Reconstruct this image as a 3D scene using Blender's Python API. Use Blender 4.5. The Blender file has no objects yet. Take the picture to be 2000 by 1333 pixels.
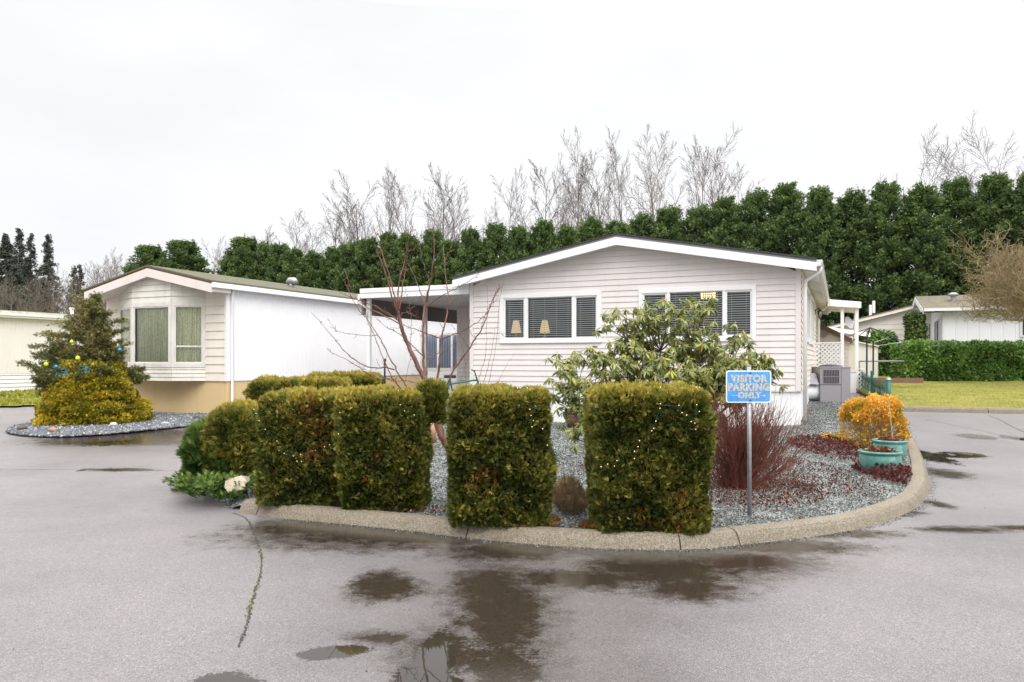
import bpy, math, random
import numpy as np
from mathutils import Vector, Matrix, noise as mnoise

R = math.radians
F = 1440.0          # focal length in pixels of the 2000 px wide photograph
HZ = 704.0          # horizon row
CAMH = 1.55
scene = bpy.context.scene
col = scene.collection

# ------------------------------------------------------------------ camera, world, sun
cam_d = bpy.data.cameras.new('camera'); cam = bpy.data.objects.new('camera', cam_d); col.objects.link(cam)
cam.location = (0, 0, CAMH); cam.rotation_euler = (R(90), 0, 0)
cam_d.sensor_width = 36; cam_d.lens = F * 36 / 2000.0
cam_d.shift_y = (HZ - 666.5) / 2000.0
cam_d.clip_start = 0.05; cam_d.clip_end = 2000
scene.camera = cam

SUN_EL, SUN_ROT = 52, 162
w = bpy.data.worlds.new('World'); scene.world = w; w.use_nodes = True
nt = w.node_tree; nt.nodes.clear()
def N(t, **k):
    n = nt.nodes.new(t)
    for a, b in k.items(): setattr(n, a, b)
    return n
out = N('ShaderNodeOutputWorld'); add = N('ShaderNodeAddShader')
sky = N('ShaderNodeTexSky', sky_type='NISHITA', sun_disc=False, sun_elevation=R(SUN_EL), sun_rotation=R(SUN_ROT))
bg1 = N('ShaderNodeBackground'); bg1.inputs[1].default_value = 0.05
hs = N('ShaderNodeHueSaturation'); hs.inputs['Saturation'].default_value = 0.12
nt.links.new(sky.outputs[0], hs.inputs['Color']); nt.links.new(hs.outputs[0], bg1.inputs[0])
tc = N('ShaderNodeTexCoord'); sep = N('ShaderNodeSeparateXYZ'); nt.links.new(tc.outputs['Generated'], sep.inputs[0])
# overcast cloud layer: dull near the horizon, brightest overhead
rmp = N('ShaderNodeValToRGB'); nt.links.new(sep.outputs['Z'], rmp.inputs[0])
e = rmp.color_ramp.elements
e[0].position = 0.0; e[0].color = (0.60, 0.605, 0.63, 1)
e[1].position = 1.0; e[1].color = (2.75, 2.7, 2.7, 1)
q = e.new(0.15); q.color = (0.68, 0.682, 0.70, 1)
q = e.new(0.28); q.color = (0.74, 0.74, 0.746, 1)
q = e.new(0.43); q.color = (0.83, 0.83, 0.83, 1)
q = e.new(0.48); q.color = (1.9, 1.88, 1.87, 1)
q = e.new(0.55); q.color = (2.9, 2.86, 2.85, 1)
ns = N('ShaderNodeTexNoise'); ns.inputs['Scale'].default_value = 1.7; ns.inputs['Detail'].default_value = 5; ns.inputs['Roughness'].default_value = .55
mp = N('ShaderNodeMapping'); mp.inputs['Scale'].default_value = (1, 1, 3.0)
nt.links.new(tc.outputs['Generated'], mp.inputs[0]); nt.links.new(mp.outputs[0], ns.inputs['Vector'])
mr = N('ShaderNodeMapRange'); mr.inputs['From Min'].default_value = .3; mr.inputs['From Max'].default_value = .7
mr.inputs['To Min'].default_value = .88; mr.inputs['To Max'].default_value = 1.05
nt.links.new(ns.outputs[0], mr.inputs[0])
mrx = N('ShaderNodeMapRange'); mrx.inputs['From Min'].default_value = -.6; mrx.inputs['From Max'].default_value = .5
mrx.inputs['To Min'].default_value = .93; mrx.inputs['To Max'].default_value = 1.05
nt.links.new(sep.outputs['X'], mrx.inputs[0])
mm = N('ShaderNodeMath', operation='MULTIPLY'); nt.links.new(mr.outputs[0], mm.inputs[0]); nt.links.new(mrx.outputs[0], mm.inputs[1])
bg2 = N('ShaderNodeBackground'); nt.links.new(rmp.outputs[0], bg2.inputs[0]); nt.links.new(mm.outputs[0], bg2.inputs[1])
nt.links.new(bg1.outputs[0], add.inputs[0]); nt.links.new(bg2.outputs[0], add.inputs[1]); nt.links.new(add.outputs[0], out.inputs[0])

sl = bpy.data.lights.new('sun', 'SUN'); sl.energy = 1.4; sl.angle = R(35); sl.color = (1, .97, .93)
so = bpy.data.objects.new('sun', sl); col.objects.link(so)
az = R(SUN_ROT); el = R(SUN_EL)
sd = Vector((math.sin(az) * math.cos(el), math.cos(az) * math.cos(el), math.sin(el)))
so.rotation_euler = (-sd).to_track_quat('-Z', 'Y').to_euler()

scene.view_settings.view_transform = 'Standard'; scene.view_settings.look = 'None'
scene.view_settings.gamma = 1; scene.view_settings.use_curve_mapping = False
scene.view_settings.exposure = 0.06
scene.render.engine = 'CYCLES'
scene.cycles.max_bounces = 6; scene.cycles.transparent_max_bounces = 12
scene.cycles.use_denoising = True
rng = np.random.default_rng(7); random.seed(7)

# ------------------------------------------------------------------ basic tools
def sstep(a, b, x):
    t = np.clip((np.asarray(x, float) - a) / (b - a), 0, 1); return t * t * (3 - 2 * t)
def G(x, y):
    """height of the road / ground"""
    x = np.asarray(x, float); y = np.asarray(y, float)
    wgt = 0.10 + 0.90 * sstep(3.8, 7.0, x) + 0.5 * sstep(3.0, 6.0, -x)
    return 0.038 * np.clip(y - 9, 0, 26) * wgt
def at(px, py, Y):
    return Vector(((px - 1000) / F * Y, Y, CAMH - (py - HZ) / F * Y))
def gpt(px, py, dz=0.0):
    """the ground point seen at a pixel"""
    Y = 10.0
    for _ in range(60):
        g = float(G((px - 1000) / F * Y, Y)) + dz
        Y = 0.5 * Y + 0.5 * (CAMH - g) * F / (py - HZ)
    return Vector(((px - 1000) / F * Y, Y, g))
ANG = R(-24); UX = Vector((math.cos(ANG), math.sin(ANG), 0)); DY = Vector((-math.sin(ANG), math.cos(ANG), 0))

def tag(o, label=None, cat=None, group=None, kind=None):
    if label: o['label'] = label
    if cat: o['category'] = cat
    if group: o['group'] = group
    if kind: o['kind'] = kind
    return o
def empty(name, loc=(0, 0, 0), rz=0, label=None, cat=None, group=None):
    o = bpy.data.objects.new(name, None); o.empty_display_size = .2; col.objects.link(o)
    o.location = loc; o.rotation_euler = (0, 0, rz)
    return tag(o, label, cat, group)
def mesh_np(name, V, faces, mat=None, parent=None, attrs=None, smooth=False):
    """faces: int array (n,k) or list of lists"""
    me = bpy.data.meshes.new(name)
    V = np.asarray(V, np.float32).reshape(-1, 3)
    if isinstance(faces, np.ndarray):
        n, k = faces.shape
        me.vertices.add(len(V)); me.vertices.foreach_set('co', V.ravel())
        me.loops.add(n * k); me.loops.foreach_set('vertex_index', faces.astype(np.int32).ravel())
        me.polygons.add(n); me.polygons.foreach_set('loop_start', np.arange(0, n * k, k, dtype=np.int32))
        me.update(calc_edges=True)
    else:
        me.from_pydata(V.tolist(), [], faces); me.update()
    if attrs:
        for a, vals in attrs.items():
            at_ = me.attributes.new(a, 'FLOAT', 'POINT'); at_.data.foreach_set('value', np.asarray(vals, np.float32))
    if mat: me.materials.append(mat)
    if smooth: me.polygons.foreach_set('use_smooth', [True] * len(me.polygons))
    o = bpy.data.objects.new(name, me); col.objects.link(o)
    if parent: o.parent = parent
    return o
def copy_tree(o, parent=None):
    c = o.copy(); col.objects.link(c); c.parent = parent
    for ch in list(o.children): copy_tree(ch, c)
    return c

class MB:
    def __init__(s): s.v = []; s.f = []
    def poly(s, pts):
        b = len(s.v); s.v += [tuple(p) for p in pts]; s.f.append(list(range(b, b + len(pts)))); return s
    def box(s, x0, x1, y0, y1, z0, z1):
        b = len(s.v)
        s.v += [(x0, y0, z0), (x1, y0, z0), (x1, y1, z0), (x0, y1, z0), (x0, y0, z1), (x1, y0, z1), (x1, y1, z1), (x0, y1, z1)]
        s.f += [[b, b+3, b+2, b+1], [b+4, b+5, b+6, b+7], [b, b+1, b+5, b+4], [b+1, b+2, b+6, b+5], [b+2, b+3, b+7, b+6], [b+3, b, b+4, b+7]]
        return s
    def hexa(s, p):
        """8 points: bottom 4 then top 4"""
        b = len(s.v); s.v += [tuple(q) for q in p]
        s.f += [[b, b+3, b+2, b+1], [b+4, b+5, b+6, b+7], [b, b+1, b+5, b+4], [b+1, b+2, b+6, b+5], [b+2, b+3, b+7, b+6], [b+3, b, b+4, b+7]]
        return s
    def tube(s, pts, r, n=8, cap=True):
        pts = [Vector(p) for p in pts]
        if not hasattr(r, '__len__'): r = [r] * len(pts)
        b = len(s.v); up = None
        for i, p in enumerate(pts):
            d = (pts[min(i+1, len(pts)-1)] - pts[max(i-1, 0)]).normalized()
            if up is None: up = Vector((0, 0, 1)) if abs(d.z) < .9 else Vector((1, 0, 0))
            a = d.cross(up).normalized(); c = a.cross(d).normalized(); up = c
            for k in range(n):
                t = 2 * math.pi * k / n
                s.v.append(tuple(p + a * (math.cos(t) * r[i]) + c * (math.sin(t) * r[i])))
        for i in range(len(pts) - 1):
            for k in range(n):
                k2 = (k + 1) % n
                s.f.append([b + i*n + k, b + i*n + k2, b + (i+1)*n + k2, b + (i+1)*n + k])
        if cap:
            s.f.append([b + k for k in range(n)][::-1]); e_ = b + (len(pts)-1) * n; s.f.append([e_ + k for k in range(n)])
        return s
    def lathe(s, prof, c=(0, 0, 0), n=28):
        b = len(s.v)
        for (r, z) in prof:
            for k in range(n):
                t = 2 * math.pi * k / n; s.v.append((c[0] + r * math.cos(t), c[1] + r * math.sin(t), c[2] + z))
        for i in range(len(prof) - 1):
            for k in range(n):
                k2 = (k + 1) % n; s.f.append([b + i*n + k, b + i*n + k2, b + (i+1)*n + k2, b + (i+1)*n + k])
        return s
    def build(s, name, mat, parent=None, smooth=False, bevel=0):
        o = mesh_np(name, np.array(s.v), s.f, mat, parent, smooth=smooth)
        if bevel:
            m = o.modifiers.new('bevel', 'BEVEL'); m.width = bevel; m.segments = 2; m.limit_method = 'ANGLE'; m.angle_limit = R(40)
        return o

# ------------------------------------------------------------------ materials
def newmat(name):
    m = bpy.data.materials.new(name); m.use_nodes = True
    t = m.node_tree; p = t.nodes['Principled BSDF']; return m, t, p
def nd(t, typ, ins=None, **k):
    n = t.nodes.new(typ)
    for a, b in k.items(): setattr(n, a, b)
    for a, b in (ins or {}).items():
        if isinstance(b, bpy.types.NodeSocket): t.links.new(b, n.inputs[a])
        else: n.inputs[a].default_value = b
    return n
def ramp(t, fac, stops):
    n = t.nodes.new('ShaderNodeValToRGB'); t.links.new(fac, n.inputs[0]); e = n.color_ramp.elements
    e[0].position, e[0].color = stops[0][0], (*stops[0][1], 1)
    e[1].position, e[1].color = stops[-1][0], (*stops[-1][1], 1)
    for p, c in stops[1:-1]: q = e.new(p); q.color = (*c, 1)
    return n.outputs[0]
def c4(c): return (c[0], c[1], c[2], 1)
def mixc(t, f, a, b, mode='MIX'):
    n = t.nodes.new('ShaderNodeMix'); n.data_type = 'RGBA'; n.blend_type = mode
    for i, v in ((0, f), (6, a), (7, b)):
        if isinstance(v, bpy.types.NodeSocket): t.links.new(v, n.inputs[i])
        elif i == 0: n.inputs[0].default_value = v
        else: n.inputs[i].default_value = c4(v)
    return n.outputs[2]
def noise(t, scale, detail=3, rough=.5, vec=None):
    n = nd(t, 'ShaderNodeTexNoise', {'Scale': scale, 'Detail': detail, 'Roughness': rough})
    if vec is not None: t.links.new(vec, n.inputs['Vector'])
    return n.outputs[0]
def objco(t, scale=None):
    c = t.nodes.new('ShaderNodeTexCoord').outputs['Object']
    if scale: c = nd(t, 'ShaderNodeMapping', {'Vector': c, 'Scale': scale}).outputs[0]
    return c
def mrange(t, v, a, b, c, d):
    return nd(t, 'ShaderNodeMapRange', {'Value': v, 'From Min': a, 'From Max': b, 'To Min': c, 'To Max': d}).outputs[0]
def bump(t, p, h, strength=.3, dist=.01):
    b = nd(t, 'ShaderNodeBump', {'Height': h, 'Strength': strength, 'Distance': dist}); t.links.new(b.outputs[0], p.inputs['Normal']); return b

def paint(name, c, rough=.5, dirt=.12, dscale=2.0, spec=.4, streak=True, dirtc=(.25, .22, .16), metal=0):
    m, t, p = newmat(name)
    co = objco(t)
    n1 = noise(t, dscale, 6, .62, co)
    n2 = noise(t, 1.0, 5, .6, objco(t, (9, 9, .8)))
    f = mrange(t, n1, .42, .75, 0, dirt)
    cc = mixc(t, f, c, [x * y * 2 for x, y in zip(c, dirtc)] if False else dirtc)
    if streak:
        f2 = mrange(t, n2, .5, .8, 0, dirt * .8); cc = mixc(t, f2, cc, dirtc)
    t.links.new(cc, p.inputs['Base Color'])
    t.links.new(mrange(t, n1, .3, .7, rough - .08, rough + .1), p.inputs['Roughness'])
    p.inputs['Specular IOR Level'].default_value = spec; p.inputs['Metallic'].default_value = metal
    bump(t, p, noise(t, 60, 3, .6, co), .06, .004)
    return m
def plain(name, c, rough=.5, spec=.5, metal=0, emit=None, estr=1):
    m, t, p = newmat(name); p.inputs['Base Color'].default_value = c4(c); p.inputs['Roughness'].default_value = rough
    p.inputs['Specular IOR Level'].default_value = spec; p.inputs['Metallic'].default_value = metal
    if emit: p.inputs['Emission Color'].default_value = c4(emit); p.inputs['Emission Strength'].default_value = estr
    return m
def foliage(name, stops, rough=.55, transl=.22, spec=.3, attr='v', noise_s=None):
    m, t, p = newmat(name)
    a = nd(t, 'ShaderNodeAttribute', attribute_name=attr)
    c = ramp(t, a.outputs['Fac'], stops)
    t.links.new(c, p.inputs['Base Color']); p.inputs['Roughness'].default_value = rough
    p.inputs['Specular IOR Level'].default_value = spec
    tr = nd(t, 'ShaderNodeBsdfTranslucent', {'Color': c}); mx = nd(t, 'ShaderNodeMixShader', {0: transl})
    t.links.new(p.outputs[0], mx.inputs[1]); t.links.new(tr.outputs[0], mx.inputs[2])
    t.links.new(mx.outputs[0], t.nodes['Material Output'].inputs[0]); return m
def bark(name, a, b, scale=20, rough=.8):
    m, t, p = newmat(name); co = objco(t, (1, 1, .25))
    c = mixc(t, mrange(t, noise(t, scale, 5, .65, co), .35, .65, 0, 1), a, b)
    t.links.new(c, p.inputs['Base Color']); p.inputs['Roughness'].default_value = rough; p.inputs['Specular IOR Level'].default_value = .25
    return m

M = {}
M['siding'] = paint('pinkish_siding', (.72, .67, .655), .45, .10)
M['siding_cream'] = paint('cream_siding', (.78, .72, .63), .5, .12)
M['siding_white'] = paint('old_white_siding', (.74, .72, .65), .5, .35, 3.0, dirtc=(.33, .30, .18))
M['white'] = paint('white_paint', (.80, .80, .80), .4, .06)
M['white_dirty'] = paint('weathered_white_paint', (.72, .70, .66), .5, .35, 2.5, dirtc=(.30, .28, .22))
M['white_metal'] = paint('white_ribbed_metal', (.87, .875, .90), .35, .05)
M['tan_skirt'] = paint('tan_skirting', (.66, .50, .27), .5, .22, 1.5, dirtc=(.5, .33, .13))
M['beige_metal'] = paint('beige_ribbed_metal', (.77, .745, .71), .45, .06)
M['pink_fascia'] = paint('pinkish_fascia', (.74, .67, .63), .5, .12)
M['brown_trim'] = paint('brown_trim', (.20, .10, .07), .6, .2)
M['ceiling'] = paint('grey_ceiling', (.55, .54, .54), .6, .05)
M['valance'] = paint('dull_brown_panel', (.16, .14, .13), .6, .1)
M['shingle'] = None
def shingles(name, a, b, moss=None, mossamt=.5):
    m, t, p = newmat(name); co = objco(t)
    c = mixc(t, mrange(t, noise(t, 35, 4, .7, co), .35, .65, 0, 1), a, b)
    if moss:
        f = mrange(t, noise(t, 4, 8, .7, co), .5 - mossamt * .2, .6, 0, 1)
        c = mixc(t, f, c, mixc(t, noise(t, 30, 3, .6, co), [x * .6 for x in moss], [x * 1.3 for x in moss]))
    t.links.new(c, p.inputs['Base Color']); p.inputs['Roughness'].default_value = .85
    bump(t, p, noise(t, 50, 5, .7, co), .8, .03); return m
M['shingle'] = shingles('dark_shingles', (.03, .03, .032), (.07, .07, .075))
M['shingle_edge'] = plain('grey_drip_edge', (.22, .22, .235), .6)
M['mossroof'] = shingles('mossy_shingles', (.09, .085, .07), (.17, .16, .13), (.125, .125, .04), .35)
M['brownroof'] = shingles('brown_shingles', (.11, .09, .08), (.19, .155, .135), (.2, .2, .08), .1)
M['lightroof'] = paint('pale_metal_roof', (.72, .70, .62), .5, .5, 6, dirtc=(.25, .26, .08))
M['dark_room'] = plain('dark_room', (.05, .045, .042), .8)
M['blind'] = plain('white_blind_slats', (.75, .76, .76), .5)
M['gutter'] = paint('white_gutter', (.74, .73, .70), .4, .22, 4, dirtc=(.3, .28, .22))
M['glass'] = None
m, t, p = newmat('window_glass')
gl = nd(t, 'ShaderNodeBsdfGlossy', {'Color': (1, 1, 1, 1), 'Roughness': .02}); trn = nd(t, 'ShaderNodeBsdfTransparent', {'Color': (.92, .945, .94, 1)})
fr = nd(t, 'ShaderNodeFresnel', {'IOR': 1.5}); mx = nd(t, 'ShaderNodeMixShader', {0: fr.outputs[0]})
t.links.new(trn.outputs[0], mx.inputs[1]); t.links.new(gl.outputs[0], mx.inputs[2]); t.links.new(mx.outputs[0], t.nodes['Material Output'].inputs[0])
M['glass'] = m
m, t, p = newmat('sheer_curtain'); co = objco(t, (26, 26, 1.2))
fold = noise(t, 1.0, 3, .5, co); lace = noise(t, 22, 3, .7, objco(t))
cc = ramp(t, fold, [(.3, (.58, .58, .36)), (.5, (.80, .80, .58)), (.7, (.95, .95, .80))])
cc = mixc(t, mrange(t, lace, .5, .6, 0, .35), cc, (.25, .29, .15)); t.links.new(cc, p.inputs['Base Color']); p.inputs['Roughness'].default_value = .9
M['curtain'] = m
m, t, p = newmat('galvanised_steel'); co = objco(t)
t.links.new(ramp(t, noise(t, 30, 4, .6, co), [(.3, (.28, .29, .31)), (.7, (.42, .43, .46))]), p.inputs['Base Color']); p.inputs['Metallic'].default_value = .6; p.inputs['Roughness'].default_value = .45
M['steel'] = m
m, t, p = newmat('faded_blue_sign'); co = objco(t)
c = mixc(t, mrange(t, noise(t, 9, 6, .65, co), .35, .7, 0, 1), (.045, .25, .66), (.10, .38, .80))
c = mixc(t, mrange(t, noise(t, 60, 4, .7, co), .62, .75, 0, .6), c, (.02, .10, .32))
t.links.new(c, p.inputs['Base Color']); p.inputs['Roughness'].default_value = .4; M['blue'] = m
m, t, p = newmat('weathered_lettering'); co = objco(t)
c = mixc(t, mrange(t, noise(t, 55, 5, .7, co), .40, .62, 0, 1), (.62, .62, .60), (.28, .27, .20))
t.links.new(c, p.inputs['Base Color']); p.inputs['Roughness'].default_value = .5; M['letter'] = m

# concrete kerb with exposed pebbles
m, t, p = newmat('pebbled_concrete'); co = objco(t)
base = ramp(t, noise(t, 1.4, 6, .65, co), [(.3, (.13, .105, .072)), (.5, (.185, .155, .108)), (.7, (.235, .20, .145))])
vor = nd(t, 'ShaderNodeTexVoronoi', {'Vector': co, 'Scale': 120.0})
peb = ramp(t, vor.outputs['Color'], [(.1, (.05, .04, .028)), (.45, (.18, .15, .105)), (.9, (.38, .335, .27))])
c = mixc(t, .55, base, peb)
sepk = nd(t, 'ShaderNodeSeparateXYZ', {0: co})
mossf = nd(t, 'ShaderNodeMath', {0: mrange(t, noise(t, 5, 6, .7, co), .5, .66, 0, .5), 1: mrange(t, sepk.outputs[2], .0, .09, 1, .25)}, operation='MULTIPLY').outputs[0]
c = mixc(t, mossf, c, (.09, .08, .03))
t.links.new(c, p.inputs['Base Color']); p.inputs['Roughness'].default_value = .7
bump(t, p, vor.outputs['Distance'], .5, .006); M['kerb'] = m

# wet asphalt
m, t, p = newmat('wet_asphalt'); co = objco(t)
wet = nd(t, 'ShaderNodeAttribute', attribute_name='wet').outputs['Fac']; pud = nd(t, 'ShaderNodeAttribute', attribute_name='puddle').outputs['Fac']
shn = nd(t, 'ShaderNodeAttribute', attribute_name='sheen').outputs['Fac']
nA = noise(t, 7, 6, .7, co); nB = noise(t, 45, 3, .7, co)
def M2(op, a, b):
    return nd(t, 'ShaderNodeMath', {0: a, 1: b}, operation=op).outputs[0]
edge = M2('ADD', wet, M2('ADD', mrange(t, nA, .3, .7, -.20, .20), mrange(t, nB, .3, .7, -.08, .08)))
wf = mrange(t, edge, .32, .74, 0, 1)
pedge = M2('ADD', pud, M2('ADD', mrange(t, nA, .3, .7, -.12, .12), mrange(t, nB, .3, .7, -.10, .10)))
pf = mrange(t, pedge, .46, .54, 0, 1)
vor = nd(t, 'ShaderNodeTexVoronoi', {'Vector': co, 'Scale': 170.0}); v2 = nd(t, 'ShaderNodeTexVoronoi', {'Vector': co, 'Scale': 75.0})
agg = ramp(t, nd(t, 'ShaderNodeSeparateColor', {0: vor.outputs['Color']}).outputs[0], [(0, (.118, .110, .112)), (.4, (.168, .156, .158)), (.8, (.198, .185, .186)), (1, (.28, .26, .255))])
agg2 = ramp(t, nd(t, 'ShaderNodeSeparateColor', {0: v2.outputs['Color']}).outputs[1], [(0, (.75, .75, .75)), (.08, (1, 1, 1)), (.96, (1, 1, 1)), (1, (1.35, 1.3, 1.28))])
dry = mixc(t, 1.0, agg, agg2, 'MULTIPLY')
big = ramp(t, noise(t, .55, 6, .6, co), [(.3, (.76, .755, .77)), (.5, (.97, .96, .97)), (.7, (1.14, 1.11, 1.11))]); dry = mixc(t, 1.0, dry, big, 'MULTIPLY')
damp = nd(t, 'ShaderNodeAttribute', attribute_name='damp').outputs['Fac']
dry = mixc(t, M2('MULTIPLY', damp, mrange(t, noise(t, 1.6, 6, .65, co), .3, .7, .55, 1.0)), dry, mixc(t, 1.0, dry, (.58, .555, .53), 'MULTIPLY'))
wetc = mixc(t, 1.0, mixc(t, 1.0, agg, agg2, 'MULTIPLY'), (.19, .155, .115), 'MULTIPLY')
c = mixc(t, wf, dry, wetc); c = mixc(t, pf, c, (.03, .025, .02)); t.links.new(c, p.inputs['Base Color'])
r0 = M2('SUBTRACT', mrange(t, nA, .3, .7, .38, .46), M2('MULTIPLY', shn, .05))
r1 = M2('SUBTRACT', M2('SUBTRACT', r0, M2('MULTIPLY', damp, .06)), M2('MULTIPLY', wf, .30)); r2 = M2('MULTIPLY', r1, M2('SUBTRACT', 1.0, M2('MULTIPLY', pf, .97)))
t.links.new(M2('MAXIMUM', r2, .015), p.inputs['Roughness'])
p.inputs['IOR'].default_value = 1.38; t.links.new(M2('ADD', .80, M2('MULTIPLY', pf, .2)), p.inputs['Specular IOR Level'])
hgt = M2('ADD', vor.outputs['Distance'], M2('MULTIPLY', nB, .6))
bs = M2('MULTIPLY', M2('SUBTRACT', 1.0, pf), M2('SUBTRACT', .40, M2('MULTIPLY', wf, .35)))
b = nd(t, 'ShaderNodeBump', {'Height': hgt, 'Distance': .006}); t.links.new(bs, b.inputs['Strength']); t.links.new(b.outputs[0], p.inputs['Normal'])
M['asphalt'] = m

def gravelmat(name, stops, scale=55):
    m, t, p = newmat(name); co = objco(t)
    v = nd(t, 'ShaderNodeTexVoronoi', {'Vector': co, 'Scale': float(scale)})
    c = ramp(t, nd(t, 'ShaderNodeSeparateColor', {0: v.outputs['Color']}).outputs[0], stops)
    t.links.new(c, p.inputs['Base Color']); p.inputs['Roughness'].default_value = .55
    bump(t, p, v.outputs['Distance'], 1.0, .02); return m
GS = [(0, (.05, .06, .06)), (.35, (.14, .155, .15)), (.7, (.25, .27, .26)), (1, (.45, .45, .42))]
M['gravel'] = gravelmat('grey_green_gravel', GS)
M['gravel_dark'] = gravelmat('dark_grey_gravel', [(0, (.03, .032, .04)), (.4, (.085, .09, .10)), (.8, (.17, .18, .20)), (1, (.34, .34, .35))])
def stonemat(name, stops):
    m, t, p = newmat(name); a = nd(t, 'ShaderNodeAttribute', attribute_name='v')
    t.links.new(ramp(t, a.outputs['Fac'], stops), p.inputs['Base Color']); p.inputs['Roughness'].default_value = .75; p.inputs['Specular IOR Level'].default_value = .3; return m
M['stones'] = stonemat('grey_green_stones', [(0, (.045, .054, .050)), (.4, (.115, .128, .121)), (.8, (.215, .230, .218)), (1, (.46, .45, .42))])
M['stones_dark'] = stonemat('dark_grey_stones', [(0, (.035, .04, .05)), (.5, (.11, .12, .13)), (.85, (.22, .23, .25)), (1, (.5, .5, .5))])
m, t, p = newmat('lawn_grass'); co = objco(t)
c = ramp(t, noise(t, 1.5, 8, .75, co), [(.3, (.18, .18, .045)), (.5, (.29, .275, .07)), (.7, (.38, .34, .11))])
c = mixc(t, mrange(t, noise(t, 25, 4, .7, co), .45, .65, 0, .45), c, (.20, .19, .04)); t.links.new(c, p.inputs['Base Color']); p.inputs['Roughness'].default_value = .9
p.inputs['Specular IOR Level'].default_value = .1; bump(t, p, noise(t, 40, 4, .8, co), .9, .04); M['lawn'] = m
m, t, p = newmat('soil'); co = objco(t)
t.links.new(ramp(t, noise(t, 5, 7, .7, co), [(.3, (.05, .04, .02)), (.6, (.10, .09, .035)), (.8, (.13, .13, .04))]), p.inputs['Base Color']); p.inputs['Roughness'].default_value = .95
bump(t, p, noise(t, 30, 4, .7, co), .8, .03); M['soil'] = m

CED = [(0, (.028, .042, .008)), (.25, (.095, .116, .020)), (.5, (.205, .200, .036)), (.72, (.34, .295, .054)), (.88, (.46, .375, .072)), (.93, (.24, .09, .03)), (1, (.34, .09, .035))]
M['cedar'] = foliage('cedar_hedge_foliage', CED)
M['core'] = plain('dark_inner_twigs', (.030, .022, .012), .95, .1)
M['cypress'] = foliage('cypress_foliage', [(0, (.030, .056, .020)), (.4, (.078, .132, .044)), (.75, (.150, .22, .068)), (1, (.25, .33, .10))])
M['fir'] = foliage('hazed_fir_foliage', [(0, (.05, .062, .05)), (.5, (.085, .10, .078)), (1, (.14, .155, .11))])  # greens lightened: distance haze over the far firs is put into the colour
M['laurel'] = foliage('laurel_leaves', [(0, (.025, .075, .012)), (.45, (.085, .19, .025)), (.8, (.18, .32, .05)), (1, (.36, .44, .08))], .35, .2, .5)
M['rhodo'] = foliage('rhododendron_leaves', [(0, (.065, .09, .025)), (.4, (.18, .215, .055)), (.75, (.36, .37, .09)), (1, (.66, .55, .09))], .38, .2, .5)
M['juniper'] = foliage('juniper_foliage', [(0, (.012, .028, .008)), (.4, (.036, .075, .016)), (.7, (.09, .155, .028)), (1, (.21, .30, .055))])
M['golden'] = foliage('golden_conifer_foliage', [(0, (.08, .085, .010)), (.35, (.20, .19, .018)), (.7, (.42, .33, .025)), (1, (.62, .46, .04))])
M['spruce'] = foliage('spruce_foliage', [(0, (.05, .065, .02)), (.45, (.15, .16, .05)), (.8, (.29, .27, .09)), (.9, (.20, .10, .055)), (1, (.22, .10, .06))])
M['spirea'] = foliage('orange_spirea_leaves', [(0, (.20, .18, .02)), (.3, (.48, .33, .03)), (.65, (.80, .42, .05)), (1, (.90, .62, .15))])
M['burgundy'] = foliage('burgundy_leaves', [(0, (.035, .006, .008)), (.5, (.10, .018, .018)), (.9, (.20, .04, .03)), (1, (.30, .10, .04))])
M['heather'] = foliage('heather_foliage', [(0, (.06, .05, .02)), (.5, (.18, .12, .06)), (1, (.32, .22, .12))])
M['litter'] = foliage('fallen_leaves', [(0, (.07, .018, .014)), (.5, (.16, .05, .03)), (.85, (.30, .12, .05)), (1, (.42, .22, .10))])
M['cover'] = foliage('ground_cover_leaves', [(0, (.03, .06, .012)), (.45, (.12, .13, .02)), (.7, (.22, .07, .03)), (1, (.30, .08, .04))])
M['grassblade'] = foliage('grass_blades', [(0, (.12, .15, .015)), (.6, (.28, .30, .03)), (1, (.42, .38, .09))])
M['dogwood'] = bark('red_dogwood_twigs', (.10, .034, .025), (.23, .085, .058), 6, .5)
M['cherry'] = bark('reddish_bark', (.065, .026, .020), (.26, .135, .10), 14, .5)
M['poplar'] = bark('pale_grey_bark', (.13, .11, .10), (.26, .225, .21), 5, .9)
M['greybark'] = bark('grey_bark', (.13, .11, .085), (.26, .22, .17), 5, .9)
M['mossbark'] = bark('mossy_bark', (.24, .22, .10), (.36, .25, .17), 4, .9)
M['trunk'] = bark('brown_trunk_bark', (.06, .045, .035), (.12, .09, .07), 10, .9)
M['bulb'] = plain('warm_bulb', (1, .8, .5), .4, emit=(1, .55, .22), estr=1.1)
M['black'] = plain('black_metal', (.02, .02, .022), .45)
M['ac'] = paint('grey_enamel', (.30, .285, .31), .4, .05)
M['acdark'] = plain('dark_grille', (.03, .03, .032), .6)

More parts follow.
